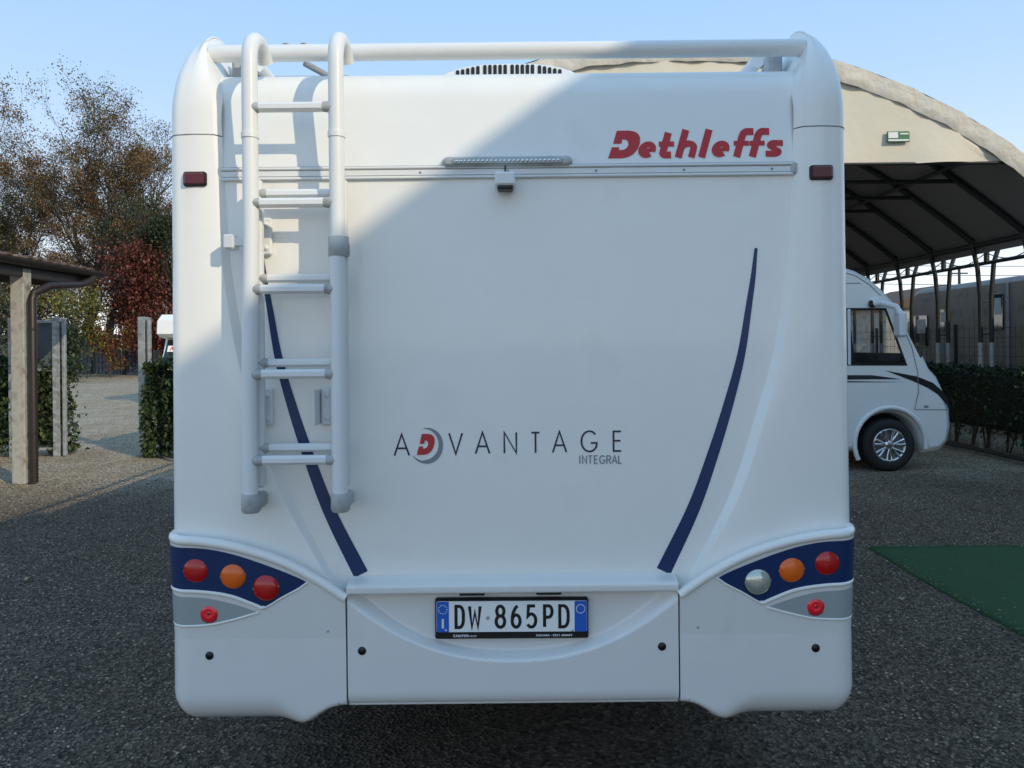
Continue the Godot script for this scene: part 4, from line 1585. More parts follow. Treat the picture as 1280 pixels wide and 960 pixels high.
# ------------------------------------------------------------------ motorhome parked under the tent, seen from its side
func side_motorhome():
	var D := 9.73
	var root := thing("parked_motorhome", "white motorhome in the shade under the tent showing its nose and cab window", "motorhome", Vector3(2.6, 0, BACK - D - 1.1))
	var raw := [[1055.6, 332], [1071, 336.6], [1090, 346.5], [1105.6, 360], [1121, 377], [1134, 396], [1146, 420], [1158, 444], [1165, 459.5], [1174, 469], [1181, 483], [1186, 497], [1190.6, 512], [1192.3, 533], [1188.5, 553], [1177.5, 565], [1155, 568]]
	var P := PackedVector2Array()
	var L := func(px: float, py: float) -> Vector2:
		var v := at(px, py, D)
		return Vector2(v.x - 2.6, v.y)
	for r in raw: P.append(L.call(r[0], r[1]))
	var wc: Vector2 = L.call(1113, 557)
	wc.y = 0.335
	var ra := 0.40
	for a in arc(wc.x, wc.y, ra, ra, 0 + 10, 180 - 10, 16): P.append(a)
	var sill: float = L.call(1060, 566).y
	P.append(Vector2(wc.x - ra - 0.02, sill))
	var wr := wc.x - 3.35
	P.append(Vector2(wr + ra + 0.02, sill))
	for a in arc(wr, wc.y, ra, ra, 10, 170, 16): P.append(a)
	P.append(Vector2(wr - ra - 0.02, sill))
	var tail: float = wc.x - 4.9
	P.append(Vector2(tail, sill + 0.02))
	P.append(Vector2(tail - 0.03, 1.4))
	P.append(Vector2(tail, 2.5))
	P.append(Vector2(tail + 0.1, 2.66))
	P.append(Vector2(L.call(1040, 327).x - 0.4, 2.68))
	var st := new_st()
	var zs := [[-1.1, 0.10], [-1.06, 0.035], [-0.98, 0.0], [0.98, 0.0], [1.06, 0.03], [1.1, 0.085]]
	var pn := poly_normals(P)
	st.set_smooth_group(1)
	for i in P.size():
		if i >= 4 and i <= 6: continue      # the windscreen opening
		var j := (i + 1) % P.size()
		for e in zs.size() - 1:
			var a0: Vector2 = P[i] - pn[i] * zs[e][1]
			var a1: Vector2 = P[j] - pn[j] * zs[e][1]
			var b0: Vector2 = P[i] - pn[i] * zs[e + 1][1]
			var b1: Vector2 = P[j] - pn[j] * zs[e + 1][1]
			quad(st, Vector3(a0.x, a0.y, zs[e][0]), Vector3(b0.x, b0.y, zs[e + 1][0]), Vector3(b1.x, b1.y, zs[e + 1][0]), Vector3(a1.x, a1.y, zs[e][0]))
	# flat sides with the cab window cut through
	var win := PackedVector2Array()
	for r in [[1046, 386.5], [1106.5, 386.5], [1132, 455.5], [1046, 455.5]]: win.append(L.call(r[0], r[1]))
	var n := poly_normals(P)
	for e in [0, zs.size() - 1]:
		var flat := PackedVector2Array()
		for k in P.size(): flat.append(P[k] - n[k] * zs[e][1])
		var mid: float = (win[0].x + win[1].x) * 0.5
		for half in [PackedVector2Array([Vector2(-9, -1), Vector2(mid, -1), Vector2(mid, 5), Vector2(-9, 5)]), PackedVector2Array([Vector2(mid, -1), Vector2(9, -1), Vector2(9, 5), Vector2(mid, 5)])]:
			for piece in Geometry2D.intersect_polygons(flat, half):
				for part in Geometry2D.clip_polygons(piece, win):
					cap(st, part, Transform3D.IDENTITY, zs[e][0], e == 0)
	var body := obj("body", st, "gelcoat", root)
	# cab: partition, floor and panes
	st = new_st()
	box(st, Vector3(win[0].x - 0.25, 1.5, 0), Vector3(0.06, 2.1, 2.0), 0.01)
	box(st, Vector3(win[0].x + 0.55, 1.18, 0), Vector3(1.5, 0.06, 2.0), 0.01)
	tag(obj("cab_partition", st, "matt_black", root), "", "", "", "stuff")
	for z in [-1.085, 1.085]:
		st = new_st()
		cap(st, win, Transform3D.IDENTITY, z)
		obj("cab_window", st, "smoked_pane", root)
	st = new_st()
	var wf := PackedVector2Array(win)
	ribbon(st, wf, 0.03, Transform3D.IDENTITY, 1.104, true)
	obj("window_frame", st, "black", root)
	st = new_st()
	var pa: Vector2 = L.call(1061, 386)
	box(st, Vector3(pa.x, (win[0].y + win[2].y) / 2, 1.10), Vector3(0.035, win[0].y - win[2].y, 0.02), 0.004)
	obj("window_divider", st, "alu_white", root)
	# seat and dashboard seen through the window
	st = new_st()
	box(st, Vector3(pa.x + 0.17, 1.62, 0.45), Vector3(0.16, 0.75, 0.5), 0.06, Basis(Vector3.BACK, 0.12))
	box(st, Vector3(pa.x + 0.17, 1.62, -0.45), Vector3(0.16, 0.75, 0.5), 0.06, Basis(Vector3.BACK, 0.12))
	tag(obj("cab_seats", st, "matt_black", root), "", "", "", "stuff")
	st = new_st()
	box(st, Vector3(pa.x + 0.62, 1.43, 0), Vector3(0.36, 0.14, 1.9), 0.05)
	obj("dashboard", st, "matt_black", root)
	# windscreen down the sloping front
	st = new_st()
	var rows := []
	for r in [[1121, 377], [1134, 396], [1146, 420], [1158, 444]]:
		var v: Vector2 = L.call(r[0], r[1])
		var row := PackedVector3Array()
		for i in 9: row.append(Vector3(v.x + 0.012, v.y + 0.008, lerpf(-1.0, 1.0, i / 8.0)))
		rows.append(row)
	grid(st, rows)
	obj("windscreen", st, "smoked_pane", root)
	# decals and seams
	var decal := func(called: String, pts: Array, m: String):
		var g := PackedVector2Array()
		for r in pts: g.append(L.call(r[0], r[1]))
		var s := new_st()
		cap(s, g, Transform3D.IDENTITY, 1.1035)
		obj(called, s, m, root)
	decal.call("side_stripe", [[1040, 468.8], [1090, 469], [1127, 474], [1092, 474], [1040, 475]], "dark_steel")
	decal.call("side_stripe", [[1040, 476], [1135, 477.6], [1040, 478]], "dark_steel")
	decal.call("swoosh", [[1106, 463], [1146, 470.5], [1166, 478.5], [1178, 489], [1189, 510], [1186, 509], [1172, 493], [1160, 485], [1140, 476]], "matt_black")
	for c in [[[1057, 341], [1070, 345], [1087, 356], [1101, 370]], [[1057, 354], [1075, 354]], [[1123, 396], [1140, 435], [1147, 465], [1148, 490], [1143, 512]], [[1143, 512], [1186, 512]]]:
		st = new_st()
		var pts := []
		for r in c:
			var v: Vector2 = L.call(r[0], r[1])
			pts.append(Vector3(v.x, v.y, 1.1))
		tube(st, pts, 0.006, 5)
		obj("body_seam", st, "grey_plastic", root)
	st = new_st()
	var pts2 := []
	for a in arc(wc.x, wc.y + 0.02, ra + 0.05, ra + 0.06, -8, 205, 24): pts2.append(Vector3(a.x, a.y, 1.095))
	tube(st, pts2, 0.03, 8)
	obj("arch_trim", st, "gelcoat", root)
	st = new_st()
	var pl: Vector2 = L.call(1157.5, 508)
	box(st, Vector3(pl.x, pl.y, 1.10), Vector3(0.06, 0.03, 0.02), 0.008)
	obj("side_lamp", st, "grey_plastic", root)
	st = new_st()
	loft(st, PackedVector2Array([L.call(1182, 492), L.call(1187, 500), L.call(1190.5, 512), L.call(1184, 510)]), Transform3D.IDENTITY, [[0.6, -0.01], [1.03, -0.012]])
	obj("headlight", st, "dark_glass", root)
	# mirror
	var m0: Vector2 = L.call(1091, 379)
	var m1: Vector2 = L.call(1113, 390)
	var m2: Vector2 = L.call(1114, 422)
	st = new_st()
	tube(st, [Vector3(m0.x, m0.y, 1.09), Vector3(m0.x + 0.06, m0.y, 1.22), Vector3(m1.x - 0.03, m1.y + 0.06, 1.30), Vector3(m1.x, m1.y - 0.02, 1.32)], [0.06, 0.045, 0.04, 0.045], 10)
	var mir := obj("mirror", st, "alu_white", root)
	st = new_st()
	box(st, Vector3(m1.x + 0.01, (m1.y + m2.y) / 2, 1.32), Vector3(0.09, m1.y - m2.y, 0.2), 0.03)
	obj("mirror_head", st, "alu_white", mir)
	st = new_st()
	box(st, Vector3(m0.x - 0.02, m0.y - 0.01, 1.13), Vector3(0.09, 0.09, 0.06), 0.02)
	obj("mirror_foot", st, "black", mir)
	for side in [1.0, -1.0]:
		for x in [wc.x, wr]:
			var w := Node3D.new()
			named(w, "wheel_assembly", root)
			w.position = Vector3(x, 0.335, side * 0.98)
			w.rotation.y = -PI / 2 if side > 0 else PI / 2
			wheel(w, Vector3.ZERO, 0.335, 1.0)
	st = new_st()
	box(st, Vector3(0, 0.55, 0), Vector3(5.2, 0.3, 1.6), 0.03)
	obj("underbody", st, "matt_black", root)

# ------------------------------------------------------------------ right-hand side
func leaf_mesh(points: Array, r: RandomNumberGenerator, size: Vector2, palette: Array, up_bias := 0.0) -> ArrayMesh:
	# points: [position] ; one folded leaf at each
	var v := PackedVector3Array()
	var c := PackedColorArray()
	var nrm := PackedVector3Array()
	var idx := PackedInt32Array()
	for p in points:
		var b := Basis.from_euler(Vector3(r.randf_range(-1.3, 1.3), r.randf() * TAU, r.randf_range(-0.9, 0.9)))
		var s := r.randf_range(size.x, size.y)
		var col: Color = palette[r.randi() % palette.size()]
		var k := r.randf_range(0.7, 1.35)
		col = Color(col.r * k, col.g * k, col.b * k)
		var n := v.size()
		var a := b * Vector3(0, 0, -s * 0.5)
		var e := b * Vector3(0, 0, s * 0.5)
		var l := b * Vector3(-s * 0.29, s * 0.09, 0)
		var rr := b * Vector3(s * 0.29, s * 0.09, 0)
		v.append_array(PackedVector3Array([p + a, p + l, p + e, p + rr]))
		var n0 := b.y
		for i in 4:
			c.append(col)
			nrm.append(n0)
		idx.append_array(PackedInt32Array([n, n + 2, n + 1, n, n + 3, n + 2]))
	var arr := []
	arr.resize(Mesh.ARRAY_MAX)
	arr[Mesh.ARRAY_VERTEX] = v
	arr[Mesh.ARRAY_NORMAL] = nrm
	arr[Mesh.ARRAY_COLOR] = c
	arr[Mesh.ARRAY_INDEX] = idx
	var m := ArrayMesh.new()
	m.add_surface_from_arrays(Mesh.PRIMITIVE_TRIANGLES, arr)
	return m

func hedge(label: String, lo: Vector3, hi: Vector3, count: int, sd: int, palette: Array, leaf := Vector2(0.045, 0.085)):
	var r := RandomNumberGenerator.new()
	r.seed = sd
	var c := (lo + hi) * 0.5
	var h := thing("hedge", label, "hedge", Vector3(c.x, 0, c.z))
	var st := new_st()
	var sz := hi - lo
	box(st, Vector3(0, c.y, 0), sz - Vector3(0.24, 0.22, 0.24), 0.08)
	obj("branch_core", st, "hedge_core", h)
	st = new_st()
	var n := int(maxf(sz.x, sz.z) / 0.45) + 1
	for i in n:
		var f := (i + 0.5) / n - 0.5
		var p := Vector3(f * sz.x if sz.x > sz.z else 0.0, 0, f * sz.z if sz.z >= sz.x else 0.0)
		for k in 3:
			var d := Vector3(r.randf_range(-0.12, 0.12), 0, r.randf_range(-0.12, 0.12))
			tube(st, [p + d * 0.3, p + d + Vector3(0, lo.y + 0.15, 0)], 0.014, 5)
	tag(obj("stems", st, "bark", h), "", "", "", "stuff")
	var noise := FastNoiseLite.new()
	noise.seed = sd
	noise.frequency = 1.6
	var pts := []
	while pts.size() < count:
		var p := Vector3(r.randf() - 0.5, r.randf() - 0.5, r.randf() - 0.5)
		# near the surface of the box
		var f := r.randi() % 6
		if f == 5: f = 2
		var ax := f % 3
		if ax == 1 and f == 4: p.y = 0.5
		else: p[ax] = 0.5 if f < 3 else -0.5
		var b := noise.get_noise_3d(p.x * sz.x + c.x, p.y * sz.y, p.z * sz.z + c.z)
		var out := 1.0 - r.randf() * r.randf() * 0.14 + b * 0.16 + (0.10 if r.randf() < 0.04 else 0.0)
		var w := p
		w[ax] *= out if sz[ax] > 0.7 else out
		var pos := Vector3(w.x * sz.x, c.y + w.y * sz.y, w.z * sz.z)
		if b < -0.35 and r.randf() < 0.7: continue
		pts.append(pos + Vector3(r.randf_range(-0.03, 0.03), r.randf_range(-0.03, 0.03), r.randf_range(-0.03, 0.03)))
	mesh_node("foliage", leaf_mesh(pts, r, leaf, palette), "leaves", h)

func right_side():
	var green := [Color(0.022, 0.048, 0.016), Color(0.03, 0.06, 0.02), Color(0.016, 0.034, 0.014), Color(0.045, 0.072, 0.026)]
	hedge("clipped dark green hedge along the tent posts beside the parked motorhome", Vector3(6.95, 0.22, -15.0), Vector3(7.55, 1.22, -5.4), 16000, 5, green)
	# ground rail along the hedge
	var st := new_st()
	tube(st, [Vector3(6.75, 0.07, -15), Vector3(6.75, 0.07, -5.2)], 0.03, 8)
	tag(obj("ground_rail", st, "dark_steel"), "dark low steel rail on the ground along the foot of the hedge", "rail")
	# wire fence
	st = new_st()
	for k in 12:
		var y := 0.2 + k * 0.15
		tube(st, [Vector3(7.75, y, -17), Vector3(7.75, y, -5)], 0.0035, 4, false)
	for k in 81:
		var z := -17.0 + k * 0.15
		tube(st, [Vector3(7.75, 0.0, z), Vector3(7.75, 1.9, z)], 0.003, 4, false)
	var fence := thing("wire_fence", "thin wire mesh fence standing behind the clipped hedge", "fence", Vector3.ZERO)
	tag(obj("wire_mesh", st, "dark_steel", fence), "", "", "", "stuff")
	for k in 5:
		st = new_st()
		box(st, Vector3(7.75, 0.97, -16.6 + k * 2.9), Vector3(0.05, 1.94, 0.05), 0.006)
		obj("fence_post", st, "dark_steel", fence)
	# caravan beyond the fence
	var c := thing("touring_caravan", "shaded beige caravan with windows standing lengthwise behind the fence", "caravan", Vector3(9.35, 0, -10.0))
	st = new_st()
	var prof := PackedVector2Array()
	for p in round_rect(6.8, 2.2, 0.35, 8): prof.append(Vector2(p.x, p.y + 1.62))
	loft(st, prof, Transform3D(Basis(Vector3.UP, PI / 2), Vector3.ZERO), [[-1.05, 0.1], [-1.0, 0.03], [-0.94, 0.0], [0.94, 0.0], [1.0, 0.03], [1.05, 0.1]])
	obj("body", st, "caravan_beige", c)
	for w in [[-10.5, 2.14, 0.34, 0.62], [-12.15, 2.05, 0.38, 0.42], [-13.0, 1.86, 0.62, 0.62], [-8.4, 1.9, 0.9, 0.6]]:
		st = new_st()
		prism(st, round_rect(w[2], w[3], 0.05), Transform3D(Basis(Vector3.UP, -PI / 2), Vector3(-1.045, w[1], w[0] + 10.0)), 0.03, 0.006)
		var wn := obj("window", st, "dark_glass", c)
		st = new_st()
		box(st, Vector3(-1.078, w[1] + w[3] * 0.15, w[0] + 10.0 + w[2] * 0.14), Vector3(0.006, w[3] * 0.45, w[2] * 0.5), 0.001)
		obj("curtain", st, "pale_grey_plastic", wn)
	st = new_st()
	box(st, Vector3(0, 2.79, 0.4), Vector3(0.8, 0.16, 1.0), 0.06)
	obj("roof_vent", st, "caravan_beige", c)
	st = new_st()
	box(st, Vector3(-1.07, 1.62, 2.3), Vector3(0.03, 2.0, 0.05), 0.006)
	box(st, Vector3(-1.07, 1.62, -0.2), Vector3(0.03, 2.0, 0.05), 0.006)
	tag(obj("side_trim", st, "grey_plastic", c), "", "", "", "stuff")
	st = new_st()
	box(st, Vector3(-1.06, 1.15, 0), Vector3(0.02, 0.03, 6.4), 0.004)
	obj("side_moulding", st, "grey_plastic", c)
	for s in [1.0, -1.0]: wheel(c, Vector3(s * 0.95, 0.32, 0.3), 0.32, s)
	st = new_st()
	box(st, Vector3(0, 0.5, 0), Vector3(1.8, 0.1, 6.0), 0.02)
	obj("chassis", st, "matt_black", c)
	# house with tiled roof and masts far off
	var h := thing("far_house", "small house with a red tiled roof far behind the tent", "house", Vector3(34, 0, -62))
	st = new_st()
	box(st, Vector3(0, 2.2, 0), Vector3(9, 4.4, 8), 0.02)
	obj("wall", st, "render_wall", h)
	st = new_st()
	prism(st, PackedVector2Array([Vector2(-5.0, 4.3), Vector2(5.0, 4.3), Vector2(0, 6.1)]), place(Vector3(0, 0, -4.4)), 8.8)
	obj("roof", st, "terracotta", h)
	for x in [-2.2, 1.8]:
		st = new_st()
		box(st, Vector3(x, 2.6, 4.0), Vector3(1.1, 1.3, 0.1), 0.01)
		obj("window", st, "dark_glass", h)
	for m in [[29.5, -48.0, 6.6, "tall slim mast with a cross arm in the gap under the tent eave"], [37.5, -52.0, 8.2, "second thin mast right of the cross-armed one, beyond the caravan"]]:
		var p := thing("power_mast", m[3], "mast", Vector3(m[0], 0, m[1]))
		st = new_st()
		tube(st, [Vector3.ZERO, Vector3(0, m[2], 0)], [0.13, 0.08], 8)
		obj("pole", st, "dark_steel", p)
		st = new_st()
		tube(st, [Vector3(-0.55, m[2] - 0.5, 0), Vector3(0.55, m[2] - 0.5, 0)], 0.05, 6)
		obj("cross_arm", st, "dark_steel", p)
	for k in 3:
		st = new_st()
		var pts := []
		for i in 21:
			var f := i / 20.0
			pts.append(Vector3(lerpf(8, 70, f), 6.3 + k * 0.75 - 0.9 * sin(PI * f), -50 - k * 1.0))
		tube(st, pts, 0.02, 4, false)
		tag(obj("power_line", st, "dark_steel"), ["lowest", "middle", "highest"][k] + " of three thin power lines crossing the sky under the tent eave", "power line", "power lines behind the tent")

# ------------------------------------------------------------------ left-hand side
func left_side():
	# carport with tiled roof
	var cp := thing("carport", "open carport with tiled roof, brown gutter and a pale post", "carport", Vector3(-6.2, 0, -6.9))
	var o := Vector3(-6.2, 0, -6.9)
	var ex := -6.06
	var zf := -8.4
	var zn := -4.6
	var st := new_st()
	# roof boards rising to the left
	var slope := 0.09
	var yg := 2.72
	var rows := [PackedVector3Array([Vector3(ex + 0.03, yg, zf) - o, Vector3(ex + 0.03, yg, zn) - o]), PackedVector3Array([Vector3(ex - 4.6, yg + 4.6 * slope, zf) - o, Vector3(ex - 4.6, yg + 4.6 * slope, zn) - o])]
	grid(st, rows)
	var rows2 := []
	for r in rows:
		var m := PackedVector3Array()
		for v in r: m.append(v - Vector3(0, 0.06, 0))
		rows2.append(m)
	grid(st, rows2, true)
	grid(st, [rows[0], rows2[0]])
	grid(st, [rows[1], rows2[1]], true)
	obj("roof_boards", st, "roof_board", cp)
	st = new_st()
	box(st, Vector3(ex + 0.02, yg - 0.05, (zf + zn) / 2) - o, Vector3(0.05, 0.22, zn - zf), 0.006)
	obj("fascia", st, "brown_metal", cp)
	st = new_st()
	var half := PackedVector2Array()
	for a in arc(0, 0, 0.075, 0.085, 180, 360, 10): half.append(a)
	for a in arc(0, 0, 0.066, 0.076, 360, 180, 10): half.append(a)
	prism(st, half, Transform3D(Basis.IDENTITY, Vector3(ex + 0.12, yg + 0.05, zf - 0.1) - o), zn - zf + 0.1)
	var gutter := obj("gutter", st, "brown_metal", cp)
	st = new_st()
	box(st, Vector3(ex - 2.2, yg + 2.2 * slope - 0.02, zf + 0.02) - o, Vector3(4.6, 0.20, 0.05), 0.006, Basis(Vector3.BACK, -atan(slope)))
	obj("barge_board", st, "brown_metal", cp)
	# tiles: first courses piece by piece
	var tile_mesh := func() -> ArrayMesh:
		var s := new_st()
		var rr := []
		for e in [0.0, 0.42]:
			var row := PackedVector3Array()
			for a in arc(0, 0, 0.088, 0.07, 180, 0, 8): row.append(Vector3(e, a.y + (0.012 if e == 0.0 else 0.0), a.x))
			rr.append(row)
		grid(s, rr)
		var r2 := []
		for row in rr:
			var m := PackedVector3Array()
			for v in row: m.append(Vector3(v.x, v.y * 0.8 - 0.012, v.z * 0.84))
			r2.append(m)
		grid(s, r2, true)
		for k in 2:
			grid(s, [rr[k], r2[k]], k == 0, -1)
		s.generate_normals()
		return s.commit()
	var tm: ArrayMesh = tile_mesh.call()
	var r := RandomNumberGenerator.new()
	r.seed = 9
	var n := int((zn - zf) / 0.2)
	for course in 3:
		for k in n:
			var t := mesh_node("roof_tile", tm, "terracotta_pale" if r.randf() < 0.45 else "terracotta", cp)
			var x := ex + 0.10 - course * 0.34
			t.position = Vector3(x, yg + 0.03 + (ex - x) * slope + course * 0.012, zf + 0.1 + k * 0.2) - o
			t.basis = Basis(Vector3.BACK, PI - atan(slope)) * Basis(Vector3.RIGHT, PI)
			t.position.y += r.randf_range(-0.006, 0.006)
	st = new_st()
	for course in range(3, 13):
		for k in n:
			var x := ex + 0.10 - course * 0.34
			st.append_from(tm, 0, Transform3D(Basis(Vector3.BACK, PI - atan(slope)) * Basis(Vector3.RIGHT, PI), Vector3(x, yg + 0.03 + (ex - x) * slope + 0.03, zf + 0.1 + k * 0.2) - o))
	tag(obj("upper_tiles", st, "terracotta", cp, false), "", "", "", "stuff")
	# posts
	for p in [at(28.5, 605, 9.55), Vector3(-6.25, 0, -5.0), Vector3(-10.4, 0, -7.0), Vector3(-10.4, 0, -5.0)]:
		st = new_st()
		box(st, Vector3(p.x, (yg + (ex - p.x) * slope - 0.05) * 0.5, p.z) - o, Vector3(0.17, yg + (ex - p.x) * slope - 0.05, 0.17), 0.012)
		obj("post", st, "post_paint", cp)
	st = new_st()
	var pb := at(42.5, 604, 9.5)
	pb.y = 0
	var g0 := at(80, 352, 10.9)
	tube(st, [Vector3(pb.x, 0.02, pb.z) - o, Vector3(pb.x, 2.28, pb.z) - o, Vector3(pb.x, 2.36, pb.z - 0.03) - o, Vector3(pb.x + 0.10, 2.46, pb.z - 0.18) - o, Vector3(ex + 0.09, 2.56, g0.z + 0.25) - o, Vector3(ex + 0.12, 2.62, g0.z + 0.08) - o, Vector3(ex + 0.12, 2.70, g0.z) - o], 0.05, 12)
	var pipe := obj("downpipe", st, "brown_metal", cp)
	for y in [0.62, 1.9]:
		st = new_st()
		tube(st, [Vector3(pb.x, y, pb.z) - o, Vector3(pb.x, y + 0.03, pb.z) - o], 0.056, 12)
		obj("pipe_clip", st, "brown_metal", pipe)
	st = new_st()
	box(st, Vector3(-8.2, yg - 0.12 + 2.14 * slope, -8.2) - o, Vector3(4.2, 0.16, 0.12), 0.01, Basis(Vector3.BACK, -atan(slope)))
	obj("rafter", st, "roof_board", cp)
	# galvanised gate posts
	var posts := [[at(20, 571, 11.95), "galvanised gate post mostly hidden behind the carport post"], [at(75, 571, 11.94), "galvanised gate post on the left of the gap, holding the mesh panel"], [at(182, 569, 12.0), "galvanised gate post on the right of the gap, beside the hedge"]]
	for e in posts:
		var p: Vector3 = e[0]
		p.y = 0
		var g := thing("gate_post", e[1], "gate post", p, "galvanised gate posts")
		st = new_st()
		box(st, Vector3(-0.03, 1.08, 0.03), Vector3(0.11, 2.16, 0.012), 0.003)
		box(st, Vector3(-0.03, 1.08, -0.03), Vector3(0.012, 2.15, 0.11), 0.002)
		box(st, Vector3(-0.03, 1.08, -0.09), Vector3(0.11, 2.16, 0.012), 0.003)
		obj("steel_section", st, "galvanised", g)
		st = new_st()
		box(st, Vector3(0.065, 1.08, -0.03), Vector3(0.045, 2.14, 0.06), 0.004)
		obj("guide_channel", st, "galvanised", g)
		for y in [0.3, 1.1, 1.9]:
			st = new_st()
			box(st, Vector3(-0.03, y, 0.04), Vector3(0.03, 0.03, 0.012), 0.003)
			obj("bolt", st, "bare_steel", g)
	# mesh panel between the left posts
	var a: Vector3 = posts[0][0]
	var b: Vector3 = posts[1][0]
	var pn := thing("mesh_panel", "grey blue windbreak panel in a steel frame between the left gate posts", "fence panel", Vector3((a.x + b.x) / 2, 0, a.z))
	var pw := b.x - a.x - 0.16
	st = new_st()
	for y in [2.10, 1.35, 0.12]:
		box(st, Vector3(0, y, 0), Vector3(pw, 0.045, 0.04), 0.004)
	for x in [-0.5, 0.5]:
		box(st, Vector3(x * pw, 1.1, 0.001), Vector3(0.04, 2.03, 0.038), 0.004)
	tag(obj("panel_frame", st, "galvanised", pn), "", "", "", "stuff")
	st = new_st()
	for k in 46:
		box(st, Vector3((k / 45.0 - 0.5) * (pw - 0.06), 1.72, 0), Vector3(0.010, 0.72, 0.006), 0.001)
	for k in 6:
		box(st, Vector3(0, 1.40 + k * 0.13, 0), Vector3(pw - 0.06, 0.008, 0.010), 0.001)
	tag(obj("panel_slats", st, "fence_panel", pn), "", "", "", "stuff")
	var green := [Color(0.035, 0.065, 0.02), Color(0.05, 0.085, 0.025), Color(0.025, 0.045, 0.018), Color(0.08, 0.10, 0.035)]
	hedge("leafy green hedge on the left behind the carport post", Vector3(-10.4, 0.05, -9.9), Vector3(-7.12, 1.52, -9.3), 9000, 15, green, Vector2(0.06, 0.11))
	hedge("loose green bush growing between the right gate post and the motorhome", Vector3(-5.62, 0.0, -9.75), Vector3(-3.9, 1.44, -9.05), 7000, 16, green, Vector2(0.06, 0.12))
	# white motorhome beyond the hedge
	var mz := -20.0
	var mh := thing("alcove_motorhome", "white alcove motorhome half hidden behind the right gate post and bush", "motorhome", Vector3(-9.35, 0, mz))
	st = new_st()
	var prof := PackedVector2Array([Vector2(0, 0.35), Vector2(0.0, 0.9), Vector2(-0.12, 1.05), Vector2(-0.55, 1.95), Vector2(-0.1, 2.0), Vector2(0.06, 2.1), Vector2(0.02, 2.5), Vector2(-0.25, 2.68), Vector2(-5.4, 2.68), Vector2(-5.4, 0.35)])
	loft(st, prof, Transform3D(Basis(Vector3.UP, -PI / 2), Vector3.ZERO), [[-1.1, 0.05], [-1.06, 0.0], [1.06, 0.0], [1.1, 0.05]], true, -1)
	obj("body", st, "gelcoat", mh)
	st = new_st()
	for s in [[-0.13, 1.08], [-0.54, 1.93]]:
		pass
	quad(st, Vector3(-1.04, 1.10, -0.10), Vector3(1.04, 1.10, -0.10), Vector3(1.0, 1.93, -0.50), Vector3(-1.0, 1.93, -0.50))
	obj("windscreen", st, "dark_glass", mh)
	st = new_st()
	box(st, Vector3(-0.62, 1.66, -0.32), Vector3(0.62, 0.2, 0.02), 0.004, Basis(Vector3.RIGHT, -0.45))
	var sg := obj("windscreen_card", st, "plate_white", mh)
	st = new_st()
	for k in 4:
		ribbon(st, PackedVector2Array([Vector2(-0.85 + k * 0.14, -0.05), Vector2(-0.79 + k * 0.14, 0.05), Vector2(-0.75 + k * 0.14, -0.05)]), 0.03, Transform3D(Basis(Vector3.RIGHT, -0.45), Vector3(0, 1.66, -0.305)), 0.003)
	obj("card_print", st, "logo_red", sg)
	for s in [-1.0, 1.0]:
		st = new_st()
		box(st, Vector3(s * 1.22, 1.45, -0.25), Vector3(0.18, 0.34, 0.1), 0.03)
		obj("mirror", st, "black", mh)
		st = new_st()
		box(st, Vector3(s * 0.75, 0.8, 0.01), Vector3(0.32, 0.2, 0.05), 0.02)
		obj("headlight", st, "led_lens", mh)
		for z in [-0.9, -4.2]: wheel(mh, Vector3(s * 0.98, 0.33, z), 0.33, s)
	# boundary fence of upright panels
	var bf := thing("boundary_fence", "long blue grey panel fence closing the lane in front of the trees", "fence", Vector3(-22, 0, -50))
	var pmesh := func() -> ArrayMesh:
		var s := new_st()
		s.set_smooth_group(-1)
		for k in 8:
			var x := k * 0.25 - 1.0
			quad(s, Vector3(x, 0, 0), Vector3(x, 2.7, 0), Vector3(x + 0.16, 2.7, 0), Vector3(x + 0.16, 0, 0))
			quad(s, Vector3(x + 0.16, 0, 0), Vector3(x + 0.16, 2.7, 0), Vector3(x + 0.18, 2.7, -0.05), Vector3(x + 0.18, 0, -0.05))
			quad(s, Vector3(x + 0.18, 0, -0.05), Vector3(x + 0.18, 2.7, -0.05), Vector3(x + 0.23, 2.7, -0.05), Vector3(x + 0.23, 0, -0.05))
			quad(s, Vector3(x + 0.23, 0, -0.05), Vector3(x + 0.23, 2.7, -0.05), Vector3(x + 0.25, 2.7, 0), Vector3(x + 0.25, 0, 0))
		s.generate_normals()
		return s.commit()
	var fm: ArrayMesh = pmesh.call()
	for k in 26:
		var p := mesh_node("fence_panel", fm, "fence_panel", bf)
		p.position = Vector3(-30.0 + k * 2.02, r.randf_range(-0.05, 0.03), 0)
		if k % 2 == 0:
			st = new_st()
			box(st, Vector3(-31.0 + k * 2.02, 1.4, 0.04), Vector3(0.09, 2.8, 0.09), 0.01)
			obj("fence_post", st, "dark_steel", bf)

